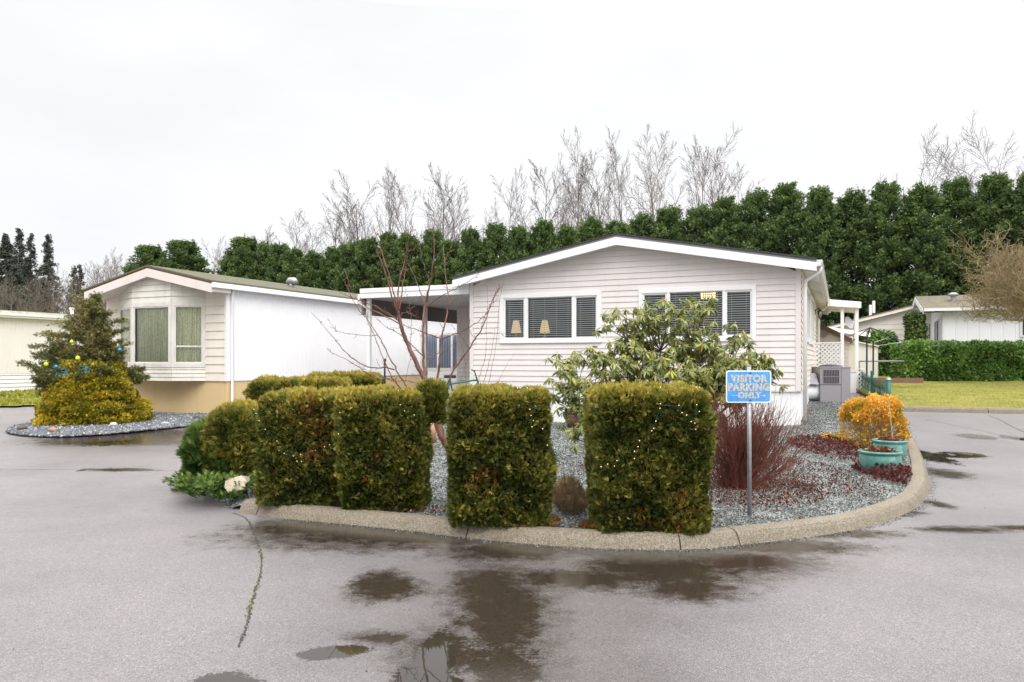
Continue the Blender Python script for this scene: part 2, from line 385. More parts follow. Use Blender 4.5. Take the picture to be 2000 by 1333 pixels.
# ------------------------------------------------------------------ vegetation tools
def unit(v): return v / np.maximum(np.linalg.norm(v, axis=-1, keepdims=True), 1e-9)
def fan(n=5, L=1.0, W=.22, spread=75):
    """flat fan of n narrow diamonds, growing along +y"""
    V = []; Fc = []
    for i in range(n):
        a = R(-spread / 2 + spread * i / max(n - 1, 1)); l = L * (1 - .35 * abs(i - (n - 1) / 2) / max((n - 1) / 2, 1))
        d = np.array([math.sin(a), math.cos(a), 0]); s = np.array([math.cos(a), -math.sin(a), 0])
        b = len(V); V += [d * .0, d * l * .55 + s * W * .5, d * l + np.array([0, 0, -.12 * L]), d * l * .55 - s * W * .5]
        Fc.append([b, b+1, b+2, b+3])
    return np.array(V), np.array(Fc)
def leaf(L=1., W=.35, droop=.15, fold=.06):
    V = np.array([[0, 0, 0], [W * .42, .3 * L, -fold - droop * .1], [0, .3 * L, droop * .0], [-W * .42, .3 * L, -fold - droop * .1],
                  [W * .45, .68 * L, -fold - droop * .45], [0, .68 * L, -droop * .35], [-W * .45, .68 * L, -fold - droop * .45], [0, L, -droop]])
    Fc = np.array([[0, 1, 2, 2], [0, 2, 3, 3], [1, 4, 5, 2], [2, 5, 6, 3], [4, 7, 5, 5], [5, 7, 6, 6]])
    return V, Fc
def scatter(name, P, D, S, var, tmpl, mat, parent=None, roll=None, upn=None):
    """copies the template to every point: grows along D, sized S"""
    TV, TF = tmpl; n = len(P); k = len(TV)
    D = unit(D)
    if upn is None: rn = rng.normal(size=(n, 3))
    else: rn = upn + rng.normal(size=(n, 3)) * .25
    X = unit(np.cross(D, rn)); Z = np.cross(X, D)
    V = (TV[None, :, 0, None] * X[:, None] + TV[None, :, 1, None] * D[:, None] + TV[None, :, 2, None] * Z[:, None]) * S[:, None, None] + P[:, None]
    TFl = [list(dict.fromkeys(f)) for f in TF.tolist()]
    quads = [f for f in TFl if len(f) == 4]; tris = [f for f in TFl if len(f) == 3]
    off = (np.arange(n) * k)[:, None, None]
    V = V.reshape(-1, 3); va = np.repeat(var, k)
    if tris and quads:   # triangulate all
        tq = []
        for f in quads: tq += [[f[0], f[1], f[2]], [f[0], f[2], f[3]]]
        Fc = (np.array(tris + tq)[None] + off).reshape(-1, 3)
    elif tris: Fc = (np.array(tris)[None] + off).reshape(-1, 3)
    else: Fc = (np.array(quads)[None] + off).reshape(-1, 4)
    return mesh_np(name, V, Fc, mat, parent, {'v': va})
def fnoise(P, s, off=0.0):
    return np.array([mnoise.noise(Vector((float(a) * s + off, float(b) * s - off, float(c) * s + 3.1))) for a, b, c in P])
def rbox(n, hx, hy, z0, z1, r, bottom=False):
    """points and normals on a rounded box; centre x=y=0"""
    h = z1 - z0
    A = np.array([2*hx*h, 2*hx*h, 2*hy*h, 2*hy*h, 4*hx*hy]); A = A / A.sum()
    side = rng.choice(5, size=n, p=A); a = rng.uniform(-1, 1, n); b = rng.uniform(0, 1, n); P = np.zeros((n, 3))
    zz = z0 + b * h
    for k, (fx, fy) in enumerate(((None, -1), (None, 1), (-1, None), (1, None))):
        m_ = side == k
        P[m_, 0] = a[m_] * hx if fx is None else fx * hx; P[m_, 1] = a[m_] * hy if fy is None else fy * hy; P[m_, 2] = zz[m_]
    m_ = side == 4; P[m_, 0] = a[m_] * hx; P[m_, 1] = (b[m_] * 2 - 1) * hy; P[m_, 2] = z1
    I = P.copy(); I[:, 0] = np.clip(P[:, 0], -hx + r, hx - r); I[:, 1] = np.clip(P[:, 1], -hy + r, hy - r); I[:, 2] = np.minimum(P[:, 2], z1 - r)
    Nn = unit(P - I); return I + Nn * r, Nn
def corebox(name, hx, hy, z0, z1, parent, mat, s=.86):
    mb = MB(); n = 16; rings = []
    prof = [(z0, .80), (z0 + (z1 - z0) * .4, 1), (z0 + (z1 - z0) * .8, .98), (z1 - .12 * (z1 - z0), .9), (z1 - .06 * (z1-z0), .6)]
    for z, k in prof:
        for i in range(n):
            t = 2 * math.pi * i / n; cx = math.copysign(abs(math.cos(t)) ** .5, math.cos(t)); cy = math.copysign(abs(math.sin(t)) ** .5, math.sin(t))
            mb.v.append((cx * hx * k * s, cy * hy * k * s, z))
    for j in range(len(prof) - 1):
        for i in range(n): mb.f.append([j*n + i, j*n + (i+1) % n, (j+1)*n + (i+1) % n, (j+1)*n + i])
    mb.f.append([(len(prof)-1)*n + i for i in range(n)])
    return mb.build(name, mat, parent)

def tubes(name, lines, mat, parent=None, n=4):
    """lines: list of (points Nx3, radii N)"""
    VV = []; FF = []; b = 0
    ang = np.arange(n) * 2 * math.pi / n; ca = np.cos(ang)[None, :, None]; sa = np.sin(ang)[None, :, None]
    for pts, r in lines:
        pts = np.asarray(pts, float); r = np.asarray(r, float); k = len(pts)
        d = np.gradient(pts, axis=0); d = unit(d); ref = np.array([.31, .82, .47]) if abs(d[0] @ np.array([.31, .82, .47])) < .9 else np.array([1., 0, 0])
        a = unit(np.cross(d, ref)); c = np.cross(a, d)
        V = pts[:, None] + (a[:, None] * ca + c[:, None] * sa) * r[:, None, None]
        VV.append(V.reshape(-1, 3)); i = np.arange(k - 1)[:, None] * n; j = np.arange(n)[None]; j2 = (j + 1) % n
        FF.append((np.stack([i + j, i + j2, i + n + j2, i + n + j], -1) + b).reshape(-1, 4)); b += k * n
    return mesh_np(name, np.concatenate(VV), np.concatenate(FF), mat, parent, smooth=True)
def perp(d):
    a = np.array([0, 0, 1.]) if abs(d[2]) < .9 else np.array([1., 0, 0]); x = unit(np.cross(d, a)); return x, np.cross(x, d)
def branch(p, d, L, r, level, maxl, lines, par):
    """recursive bare limb"""
    n = par['seg'][level]; pts = [p]; dirs = [d]; rad = [r]
    for i in range(n):
        d = unit(d + rng.normal(size=3) * par['wob'][level] + np.array([0, 0, par['up'][level]])); p = p + d * L / n
        pts.append(p); dirs.append(d); rad.append(max(r * (1 - (i + 1) / n * par['tap']), par['rmin']))
    lines.append((np.array(pts), np.array(rad)))
    if level >= maxl: return
    m_ = par['kids'][level]
    m_ = max(1, int(round(m_ * rng.uniform(.75, 1.25))))
    for j in range(m_):
        u = par['from'][level] + (1 - par['from'][level]) * (j + rng.uniform(0, 1)) / m_
        k = min(int(u * n), n - 1); f_ = u * n - k; q = pts[k] * (1 - f_) + pts[k+1] * f_
        x, y = perp(dirs[k]); a = rng.uniform(0, 2 * math.pi); s = R(par['ang'][level] * rng.uniform(.7, 1.25))
        nd_ = unit(dirs[k] * math.cos(s) + (x * math.cos(a) + y * math.sin(a)) * math.sin(s))
        branch(q, nd_, L * par['len'][level] * rng.uniform(.7, 1.15) * (1.15 - .75 * u * par.get('cone', .8)), max(rad[k] * .55, par['rmin']), level + 1, maxl, lines, par)

# ------------------------------------------------------------------ ground
def grid(name, x0, x1, y0, y1, step, mat, zf, attrs=None, mask=None):
    xs = np.arange(x0, x1 + step * .5, step); ys = np.arange(y0, y1 + step * .5, step); nx, ny = len(xs), len(ys)
    Xg, Yg = np.meshgrid(xs, ys); Z = zf(Xg, Yg); V = np.stack([Xg, Yg, Z], -1).reshape(-1, 3)
    i = (np.arange(ny - 1)[:, None] * nx + np.arange(nx - 1)[None]).ravel(); Fc = np.stack([i, i + 1, i + nx + 1, i + nx], -1)
    if mask is not None:
        cx = V[Fc].mean(1); Fc = Fc[mask(cx[:, 0], cx[:, 1])]
        used = np.unique(Fc); remap = -np.ones(len(V), int); remap[used] = np.arange(len(used)); Fc = remap[Fc]; V = V[used]
    at_ = attrs(V) if attrs else None
    return mesh_np(name, V, Fc, mat, None, at_, smooth=True)

def wblob(V, px, py, rx, ry, rot=0, z=0.0):
    """soft ellipse on the road: centre and size given in the photograph, kept as metres on the ground"""
    c = gpt(px, py); sx = rx * c.y / F; sy = ry * c.y ** 2 / (F * (CAMH - c.z))
    dx = V[:, 0] - c.x; dy = V[:, 1] - c.y; a = R(rot); u = (dx * math.cos(a) + dy * math.sin(a)) / sx; v_ = (-dx * math.sin(a) + dy * math.cos(a)) / sy
    d = np.sqrt(u * u + v_ * v_); return np.clip(1.0 - .5 * d, 0, 1)     # .5 on the rim
def road_attrs(V):
    wet = np.zeros(len(V)); 
    for b in [(985, 1200, 105, 95, 0), (960, 1150, 85, 55), (985, 1300, 110, 70), (760, 1150, 75, 24, 25), (740, 1143, 60, 32), (745, 1246, 65, 15), (1130, 1130, 180, 22), (1290, 1110, 190, 40),
              (1450, 1098, 160, 26), (820, 1045, 340, 28), (1000, 1075, 160, 22), (1540, 1068, 160, 16), (600, 1030, 130, 18), (860, 1280, 100, 60), (1350, 1150, 110, 25),
              (1880, 1035, 95, 7), (1640, 1043, 120, 9), (1760, 1002, 45, 7), (1845, 925, 40, 9), (1832, 985, 22, 9), (230, 862, 190, 7), (300, 848, 120, 7), (110, 918, 80, 3), (240, 918, 60, 3), (1990,1031,60,5)]:
        wet = np.maximum(wet, wblob(V, *b))
    pud = np.zeros(len(V))
    for b in [(848, 1285, 40, 58), (846, 1350, 60, 50), (812, 1325, 46, 36), (430, 1345, 75, 34), (1875, 889, 50, 5), (1905, 853, 30, 4), (1990, 856, 28, 4), (655, 1274, 70, 13, 14), (215, 866, 60, 5), (1800, 888, 30, 14)]:
        pud = np.maximum(pud, wblob(V, *b))
    sh = np.clip(.25 + sstep(.4, 4.0, V[:, 0]) * .8 - .25 * sstep(4, 8, -V[:, 0]), 0, 1)
    dp = np.zeros(len(V))
    for b in [(1000, 1180, 470, 170), (1300, 1090, 420, 60), (1150, 1300, 300, 160), (700, 1040, 330, 40), (330, 855, 330, 30)]:
        dp = np.maximum(dp, sstep(.42, .85, wblob(V, *b)))
    return {'wet': wet, 'puddle': pud, 'sheen': sh, 'damp': dp}
NX0, NX1, NY0, NY1 = -6.0, 9.0, 2.5, 16.0
o = grid('road', NX0, NX1, NY0, NY1, .045, M['asphalt'], lambda x, y: G(x, y), road_attrs); tag(o, kind='structure')
o = grid('road', -45, 45, -12, 40, .5, M['asphalt'], lambda x, y: G(x, y), road_attrs,
         mask=lambda x, y: ~((x > NX0) & (x < NX1) & (y > NY0) & (y < NY1))); tag(o, kind='structure')
o = grid('ground', -400, 400, -100, 600, 10, M['soil'], lambda x, y: G(x, y) - .06 - 0.5 * (y < 45)); tag(o, kind='structure')

def inpoly(x, y, poly):
    x = np.asarray(x); y = np.asarray(y); r = np.zeros(x.shape, bool); n = len(poly); j = n - 1
    for i in range(n):
        xi, yi = poly[i]; xj, yj = poly[j]
        c = ((yi > y) != (yj > y)) & (x < (xj - xi) * (y - yi) / (yj - yi + 1e-12) + xi); r ^= c; j = i
    return r
def catmull(P, m_=8):
    P = [np.array(p, float) for p in P]; out = []
    for i in range(len(P) - 1):
        p0 = P[max(i-1, 0)]; p1 = P[i]; p2 = P[i+1]; p3 = P[min(i+2, len(P)-1)]
        for k in range(m_):
            t_ = k / m_; out.append(.5 * ((2*p1) + (-p0 + p2)*t_ + (2*p0 - 5*p1 + 4*p2 - p3)*t_**2 + (-p0 + 3*p1 - 3*p2 + p3)*t_**3))
    out.append(P[-1]); return np.array(out)
kerb_px = [(466, 1001), (500, 1006), (555, 1013), (690, 1026), (810, 1038), (910, 1051), (1120, 1069), (1330, 1074), (1446, 1065), (1620, 1044), (1710, 1025), (1770, 1003), (1800, 985), (1815, 955), (1812, 925), (1803, 896), (1790, 868), (1772, 838), (1760, 822)]
kp = [tuple(gpt(*q)[:2]) for q in kerb_px]
last = np.array(kp[-1]); kp.append(tuple(last + np.array([DY.x, DY.y]) * 2.4))
kc = catmull(kp, 10)
def sweep(name, path, prof, mat, zf, gaps=(), gapw=.012, step=.03):
    """profile (offset to the left of travel, z); path split at the gap distances"""
    seg = np.linalg.norm(np.diff(path, axis=0), axis=1); s = np.concatenate([[0], np.cumsum(seg)]); T = s[-1]
    cuts = [0] + sorted(gaps) + [T]; VV = []; FF = []; b = 0
    for a_, c_ in zip(cuts[:-1], cuts[1:]):
        a0 = a_ + (gapw / 2 if a_ > 0 else 0); c0 = c_ - (gapw / 2 if c_ < T else 0)
        ss = np.linspace(a0, c0, max(3, int((c0 - a0) / .08)))
        px = np.interp(ss, s, path[:, 0]); py = np.interp(ss, s, path[:, 1]); d = np.gradient(np.stack([px, py], -1), axis=0); d = unit(d); nl = np.stack([-d[:, 1], d[:, 0]], -1)
        n = len(prof)
        for i in range(len(ss)):
            for (o_, z_) in prof:
                x = px[i] + nl[i, 0] * o_; y = py[i] + nl[i, 1] * o_; VV.append((x, y, float(zf(x, y)) + z_))
        for i in range(len(ss) - 1):
            for j in range(n - 1): FF.append([b + i*n + j, b + (i+1)*n + j, b + (i+1)*n + j + 1, b + i*n + j + 1])
        FF.append([b + j for j in range(n)]); e_ = b + (len(ss) - 1) * n; FF.append([e_ + j for j in range(n)][::-1]); b += len(ss) * n
    return mesh_np(name, np.array(VV), FF, mat, smooth=False)
def dist_at(path, px, py):
    g = gpt(px, py); seg = np.linalg.norm(np.diff(path, axis=0), axis=1); s = np.concatenate([[0], np.cumsum(seg)])
    return float(s[np.argmin((path[:, 0] - g.x) ** 2 + (path[:, 1] - g.y) ** 2)])
kprof = [(-.01, -.05), (0, 0), (.035, .065), (.06, .098), (.09, .112), (.15, .116), (.19, .112), (.205, .09), (.205, -.05)]
o = sweep('kerb', kc, kprof, M['kerb'], G, [dist_at(kc, *q) for q in ((500, 1006), (912, 1051), (1335, 1074), (1442, 1065), (1800, 985))]); tag(o, kind='structure')
# tapered start of the kerb
# bed polygon
bed = [tuple(p) for p in kc[::4]] + [(8.6, 18.2), (7.6, 24), (5, 24), (-.8, 18.2), (-2.3, 15.6), (-4.8, 13.6), (-4.9, 12), (-4.35, 10.6), (-4.1, 9.6), (-3.65, 8.7), (-3.2, 8.1), tuple(kc[0])]
def shrink_near_kerb(x, y, d=.12):
    ok = np.ones(len(x), bool)
    for i in range(0, len(kc), 2): ok &= ((x - kc[i, 0]) ** 2 + (y - kc[i, 1]) ** 2) > d * d
    return ok
def bedz(x, y):
    d_ = np.asarray(x) + 2.95 + .42 * (np.asarray(y) - 7.5)
    return G(x, y) + .012 + .093 * np.where(np.asarray(y) < 14.5, sstep(-.1, .45, d_), 1)
o = grid('gravel_bed', -5.2, 9.5, 5.8, 24, .06, M['gravel'], lambda x, y: bedz(x, y) - .02 + .012 * np.sin(x * 7.3 + y * 3.1) * np.cos(y * 6.1 - x * 2), mask=lambda x, y: inpoly(x, y, bed) & shrink_near_kerb(x, y, .15)); tag(o, kind='structure')
def shrink_near_kerb_(x, y, d=.12):
    ok = np.ones(len(x), bool)
    for i in range(0, len(kc), 2): ok &= ((x - kc[i, 0]) ** 2 + (y - kc[i, 1]) ** 2) > d * d
    return ok
def stone_stuff(name, poly, bbox, n, size, mat, zf, dz=0, extra=None, power=2.0):
    x = rng.uniform(bbox[0], bbox[1], n * 3); y = bbox[2] + (bbox[3] - bbox[2]) * rng.uniform(0, 1, n * 3) ** power
    ok = inpoly(x, y, poly)
    if extra: ok &= extra(x, y)
    x = x[ok][:n]; y = y[ok][:n]; k = len(x); z = zf(x, y) + dz + rng.uniform(-.006, .008, k)
    T = np.array([[1, 0, 0], [-.9, .1, .1], [0, .9, 0], [.1, -.9, -.1], [0, .1, .75], [.1, 0, -.7]])
    Fc = np.array([[0, 2, 4], [2, 1, 4], [1, 3, 4], [3, 0, 4], [2, 0, 5], [1, 2, 5], [3, 1, 5], [0, 3, 5]])
    S = rng.uniform(.5, 1.3, (k, 1, 1)) * size * np.maximum(1, y / 9)[:, None, None]; TV = T[None] * (1 + rng.uniform(-.3, .3, (k, 6, 3)))
    a = rng.uniform(0, 6.28, k); ca, sa = np.cos(a), np.sin(a)
    Vx = TV[:, :, 0] * ca[:, None] - TV[:, :, 1] * sa[:, None]; Vy = TV[:, :, 0] * sa[:, None] + TV[:, :, 1] * ca[:, None]
    V = np.stack([Vx, Vy, TV[:, :, 2]], -1) * S + np.stack([x, y, z], -1)[:, None]
    f_ = (Fc[None] + (np.arange(k) * 6)[:, None, None]).reshape(-1, 3)
    v = np.repeat(np.clip(rng.normal(.5, .25, k), 0, 1), 6)
    o = mesh_np(name, V.reshape(-1, 3), f_, mat, None, {'v': v}); return tag(o, kind='stuff')
stone_stuff('gravel', bed, (-5, 9, 6, 20), 85000, .0105, M['stones'], lambda x, y: bedz(x, y) - .012, extra=lambda x, y: shrink_near_kerb(x, y, .175))

# left gravel island
isl_px = [(12, 846), (40, 853), (110, 856), (200, 852), (290, 843), (370, 835), (450, 823), (452, 814), (380, 812), (300, 812), (200, 815), (90, 826), (30, 836)]
isl = [tuple(gpt(*q)[:2]) for q in isl_px]
islc = [tuple(q) for q in catmull(isl + [isl[0]], 6)]
ix = [q[0] for q in islc]; iy = [q[1] for q in islc]
o = grid('gravel_island', min(ix), max(ix), min(iy), max(iy), .08, M['gravel_dark'], lambda x, y: G(x, y) + .035, mask=lambda x, y: inpoly(x, y, islc)); tag(o, kind='structure')
stone_stuff('gravel', islc, (min(ix), max(ix), min(iy), max(iy)), 22000, .020, M['stones_dark'], lambda x, y: G(x, y) + .035, power=1)
# lawn on the right and its kerb
lk = [tuple(gpt(*q)[:2]) for q in ((1700, 803), (1755, 804), (1850, 806), (1950, 808), (2000, 809))]
lk = [np.array(q) for q in lk]; lk.append(lk[-1] + (lk[-1] - lk[-2]) * 6)
lkc = catmull(lk, 40)
o = sweep('kerb', lkc, [(-.01, -.05), (0, 0), (.02, .08), (.05, .115), (.16, .12), (.17, .09), (.17, -.05)], M['kerb'], G, [dist_at(lkc, 1933, 808)]); tag(o, kind='structure')
lawn = [tuple(q) for q in lkc] + [(40, 30), (14.0, 30), (11.6, 25.5), (9.3, 18.4)]
o = grid('lawn', 8, 40, 14, 31, .25, M['lawn'], lambda x, y: G(x, y) + .10 + .01 * np.sin(x * 3 + y * 2), mask=lambda x, y: inpoly(x, y, lawn) & shrink_near_kerb2(x, y)) if False else None
def lawn_mesh(name, poly, x0, x1, y0, y1, dz, step=.2):
    o = grid(name, x0, x1, y0, y1, step, M['lawn'], lambda x, y: G(x, y) + dz + .012 * np.sin(x * 3.3 + y * 2) * np.sin(y * 1.7), mask=lambda x, y: inpoly(x, y, poly) & (np.array([((lkc[:, 0] - a_) ** 2 + (lkc[:, 1] - b_) ** 2).min() for a_, b_ in zip(x, y)]) > .0196)); return tag(o, kind='structure')
lawn_mesh('lawn', lawn, 8, 34, 13, 31, .10, .12)
# grass strip on the far left
gs = [tuple(gpt(*q)[:2]) for q in ((-500, 806), (0, 797), (60, 795), (110, 793), (150, 790), (260, 780))] + [(-9.5, 30), (-40, 45)]
lawn_mesh('grass_verge', gs, -45, -6, 18, 45, .05, .3)
def blades(name, poly, bbox, n, size, dz):
    x = rng.uniform(bbox[0], bbox[1], n * 3); y = bbox[2] + (bbox[3] - bbox[2]) * rng.uniform(0, 1, n * 3) ** 1.5; ok = inpoly(x, y, poly); x = x[ok][:n]; y = y[ok][:n]; k = len(x)
    P = np.stack([x, y, G(x, y) + dz], -1); D = rng.normal(size=(k, 3)) * .5 + np.array([0, 0, 1.])
    o = scatter(name, P, D, rng.uniform(.6, 1.3, k) * size, np.clip(fnoise(P, .9) * .6 + .5 + rng.normal(0, .15, k), 0, 1), fan(3, 1, .18, 60), M['grassblade']); return tag(o, kind='stuff')
blades('grass', gs, (-30, -8, 19.5, 30), 9000, .11, .05)
blades('grass', lawn, (8, 32, 15, 28), 26000, .030, .10)

# crack in the road with moss
cr = catmull([tuple(gpt(*q)[:2]) for q in ((455, 1003), (478, 1012), (492, 1030), (503, 1062), (511, 1092), (508, 1125), (497, 1160), (489, 1188), (484, 1215), (476, 1240), (466, 1265))], 8)
def strip(name, path, wmin, wmax, mat, dz, jit=.006, sub=3, attrs=False):
    pts = catmull(path, sub); pts = pts + rng.normal(0, jit, pts.shape); d = unit(np.gradient(pts, axis=0)); nl = np.stack([-d[:, 1], d[:, 0]], -1)
    wd = rng.uniform(wmin, wmax, len(pts))[:, None]; A = pts + nl * wd / 2; B = pts - nl * wd / 2; V = []
    for a_, b_ in zip(A, B): V += [(a_[0], a_[1], float(G(*a_)) + dz), (b_[0], b_[1], float(G(*b_)) + dz)]
    Fc = [[2*i, 2*i+1, 2*i+3, 2*i+2] for i in range(len(pts) - 1)]; return mesh_np(name, np.array(V), Fc, mat)
M['crackm'] = plain('crack_dark', (.045, .042, .038), .9)
tag(strip('road_crack', cr, .004, .015, M['crackm'], .004), kind='structure')
k_ = 170; ii = rng.integers(22, 62, k_); P = np.stack([cr[ii, 0] + rng.normal(0, .008, k_), cr[ii, 1] + rng.normal(0, .02, k_), np.full(k_, .003)], -1)
o = scatter('moss', P, rng.normal(size=(k_, 3)) + np.array([0, 0, 1.2]), rng.uniform(.006, .014, k_), rng.uniform(.0, .45, k_), fan(3, 1, .5, 120), M['grassblade']); tag(o, kind='stuff')
M['patch'] = plain('sealed_joint', (.05, .048, .048), .5)
for pts in (((20, 919), (150, 919), (300, 920), (395, 921)), ((1700, 1000), (1900, 1030), (2050, 1036))):
    pass
tag(strip('road_seam', catmull([tuple(gpt(*q)[:2]) for q in ((-200, 917), (60, 918), (150, 918), (300, 920), (392, 921))], 8), .004, .014, M['crackm'], .004, .004), kind='structure')
tag(strip('road_seam', catmull([tuple(gpt(*q)[:2]) for q in ((1930, 812), (1955, 822), (1975, 833), (2010, 850))], 8), .006, .02, M['crackm'], .004, .004), kind='structure')

# ------------------------------------------------------------------ siding and windows
def intervals(x0, x1, holes):
    segs = [(x0, x1)]
    for a, b in holes:
        ns_ = []
        for s0, s1 in segs:
            if b <= s0 or a >= s1: ns_.append((s0, s1)); continue
            if a > s0: ns_.append((s0, a))
            if b < s1: ns_.append((b, s1))
        segs = ns_
    return segs
def siding(name, mat, parent, W, z0, topf, holes=(), step=.127, lip=.016, frame=None, back=.03):
    """lapped boards on a local plane; frame(x, out, z) -> point; W=(x0,x1); topf(x) wall height; holes (x0,x1,z0,z1)"""
    frame = frame or (lambda x, o_, z: (x, -o_, z)); mb = MB(); z = z0; zmax = max(topf(x) for x in np.linspace(W[0], W[1], 41))
    xs_ = np.linspace(W[0], W[1], 201)
    while z < zmax - 1e-4:
        zt = min(z + step, zmax)
        # x range where the roof line is above
        okb = xs_[[topf(x) >= z + 1e-6 for x in xs_]]
        if len(okb) < 2: break
        okt = xs_[[topf(x) >= zt - 1e-6 for x in xs_]]
        b0, b1 = okb[0], okb[-1]
        if len(okt) < 2: t0 = t1 = (b0 + b1) / 2
        else: t0, t1 = okt[0], okt[-1]
        cuts = sorted({z, zt} | {h for hh in holes for h in hh[2:4] if z < h < zt})
        for za, zb in zip(cuts[:-1], cuts[1:]):
            hs_ = [(h[0], h[1]) for h in holes if h[2] <= za + 1e-6 and h[3] >= zb - 1e-6]
            fa, fb = (za - z) / step, (zb - z) / step; oa, ob = lip * (1 - fa), lip * (1 - fb)
            la = b0 + (t0 - b0) * fa; ra = b1 + (t1 - b1) * fa; lb = b0 + (t0 - b0) * fb; rb = b1 + (t1 - b1) * fb
            if not hs_: mb.poly([frame(la, oa, za), frame(ra, oa, za), frame(rb, ob, zb), frame(lb, ob, zb)]); 
            else:
                for s0, s1 in intervals(la, ra, hs_):
                    mb.poly([frame(s0, oa, za), frame(s1, oa, za), frame(min(s1, rb) if s1 == ra else s1, ob, zb), frame(max(s0, lb) if s0 == la else s0, ob, zb)])
        hs_ = [(h[0], h[1]) for h in holes if h[2] < z + 1e-6 and h[3] > z + 1e-6]
        for s0, s1 in intervals(b0, b1, hs_): mb.poly([frame(s0, -.004, z + .002), frame(s1, -.004, z + .002), frame(s1, lip, z), frame(s0, lip, z)])
        z += step
    return mb.build(name, mat, parent)
def window(parent, x0, x1, z0, z1, panes, depth=0.0, trim=.10, fr=.035, matf='white', frame_out=.045, blind=True, pitch=.048, rail=None, name='window'):
    """trim board, panes list of (xa, xb); local plane y=0 facing -y, at y=depth"""
    g = M[matf]; y = depth
    f = MB(); o_ = frame_out
    f.box(x0, x1, y - o_, y + .02, z1 - trim, z1); f.box(x0, x1, y - o_, y + .02, z0, z0 + trim)
    f.box(x0, panes[0][0], y - o_, y + .02, z0 + trim, z1 - trim); f.box(panes[-1][1], x1, y - o_, y + .02, z0 + trim, z1 - trim)
    for a, b in zip(panes[:-1], panes[1:]): f.box(a[1], b[0], y - o_ + .006, y + .02, z0 + trim, z1 - trim)
    wn = f.build(name, g, parent, bevel=.006)
    for k, (a, b) in enumerate(panes):
        s = MB(); i_ = fr if not (len(panes) == 3 and k == 1) else .012
        zt, zb = z1 - trim, z0 + trim
        s.box(a, b, y - .02, y + .015, zt - i_, zt); s.box(a, b, y - .02, y + .015, zb, zb + i_); s.box(a, a + i_, y - .02, y + .015, zb + i_, zt - i_); s.box(b - i_, b, y - .02, y + .015, zb + i_, zt - i_)
        s.build('sash', g, wn)
        MB().poly([(a + i_, y, zb + i_), (b - i_, y, zb + i_), (b - i_, y, zt - i_), (a + i_, y, zt - i_)]).build('pane', M['glass'], wn)
        if blind:
            bl = MB(); z = zb + i_ + .01
            while z < zt - i_:
                bl.poly([(a + .02, y + .045, z), (b - .02, y + .045, z), (b - .02, y + .070, z + .010), (a + .02, y + .070, z + .010)]); 
                bl.poly([(a + .02, y + .0449, z - .006), (b - .02, y + .0449, z - .006), (b - .02, y + .0449, z + .013), (a + .02, y + .0449, z + .013)]); z += pitch
            for c_ in np.linspace(a + .12, b - .12, 2 if b - a < .7 else 4): bl.box(c_ - .003, c_ + .003, y + .042, y + .044, zb + i_, zt - i_)
            bl.build('blind', M['blind'], wn)
    return wn

# ------------------------------------------------------------------ main house
HO = Vector((5.8, 14.8, 0))
def local(O, P): d = P - O; return d.dot(UX), d.dot(DY)
def on_front(px, O, off=0.0):
    """local x on the plane y=off of a building at O for an image column"""
    k = (px - 1000) / F; Ax = O.x + DY.x * off; Ay = O.y + DY.y * off
    return (k * Ay - Ax) / (UX.x - k * UX.y)
def front_z(px, py, O, off=0.0):
    x = on_front(px, O, off); Y = O.y + DY.y * off + UX.y * x; return CAMH - (py - HZ) / F * Y
def on_side(px, O, xoff=0.0):
    k = (px - 1000) / F; Ax = O.x + UX.x * xoff; Ay = O.y + UX.y * xoff; return (k * Ay - Ax) / (DY.x - k * DY.y)
house = empty('mobile_home', HO, ANG, 'wide beige-sided mobile home with white gable trim and two front windows with blinds', 'mobile home')
W, LEN = 7.46, 15.5; ZS, ZE, SL = .93, 3.40, .19
top = lambda x: ZE + SL * (W / 2 - abs(x + W / 2))
wl = (on_front(977, HO), on_front(1175.5, HO), 2.0, 3.10)
wr = (on_front(1248, HO), on_front(1477, HO), 2.0, 3.10)
wl = (wl[0], wl[1], front_z(1080, 671, HO), front_z(1080, 572, HO)); wr = (wr[0], wr[1], front_z(1450, 666, HO), front_z(1450, 557.5, HO))
zb = (wl[2] + wr[2]) / 2; zt = (wl[3] + wr[3]) / 2; wl = (wl[0], wl[1], zb, zt); wr = (wr[0], wr[1], zb, zt)
siding('front_siding', M['siding'], house, (-W + .09, -.09), ZS, top, [(a + .03, b - .03, c + .03, d - .03) for a, b, c, d in (wl, wr)])
MB().box(-W, -W + .10, -.022, .02, ZS, ZE + .01).build('corner_trim', M['siding'], house); MB().box(-.10, .004, -.022, .10, ZS, ZE + .01).build('corner_trim', M['siding'], house)
fs = lambda x, o_, z: (o_, x, z)
rw = [(1.9, 3.7, 2.05, 3.15), (4.6, 6.6, 2.05, 3.15)]
siding('side_siding', M['siding_cream'], house, (.1, LEN), ZS, lambda x: ZE - .03, rw, frame=fs)
MB().box(-W, -W + .02, .03, LEN, ZS, ZE).box(-W, 0, LEN - .02, LEN, ZS, ZE + .1).build('rear_wall', M['siding'], house)
# side windows
for a, b, c, d in rw:
    f = MB(); f.box(-.01, .045, a - .08, b + .08, c - .08, c); f.box(-.01, .045, a - .08, b + .08, d, d + .08); f.box(-.01, .045, a - .08, a, c, d); f.box(-.01, .045, b, b + .08, c, d); f.box(-.01, .04, (a+b)/2 - .04, (a+b)/2 + .04, c, d)
    wn = f.build('window', M['white'], house)
    MB().poly([(.005, a, c), (.005, b, c), (.005, b, d), (.005, a, d)]).build('pane', M['glass'], wn)
    f = MB(); z = c
    while z < d: f.poly([(-.05, a, z), (-.05, b, z), (-.02, b, z + .02), (-.02, a, z + .02)]); z += .05
    f.build('blind', M['blind'], wn)
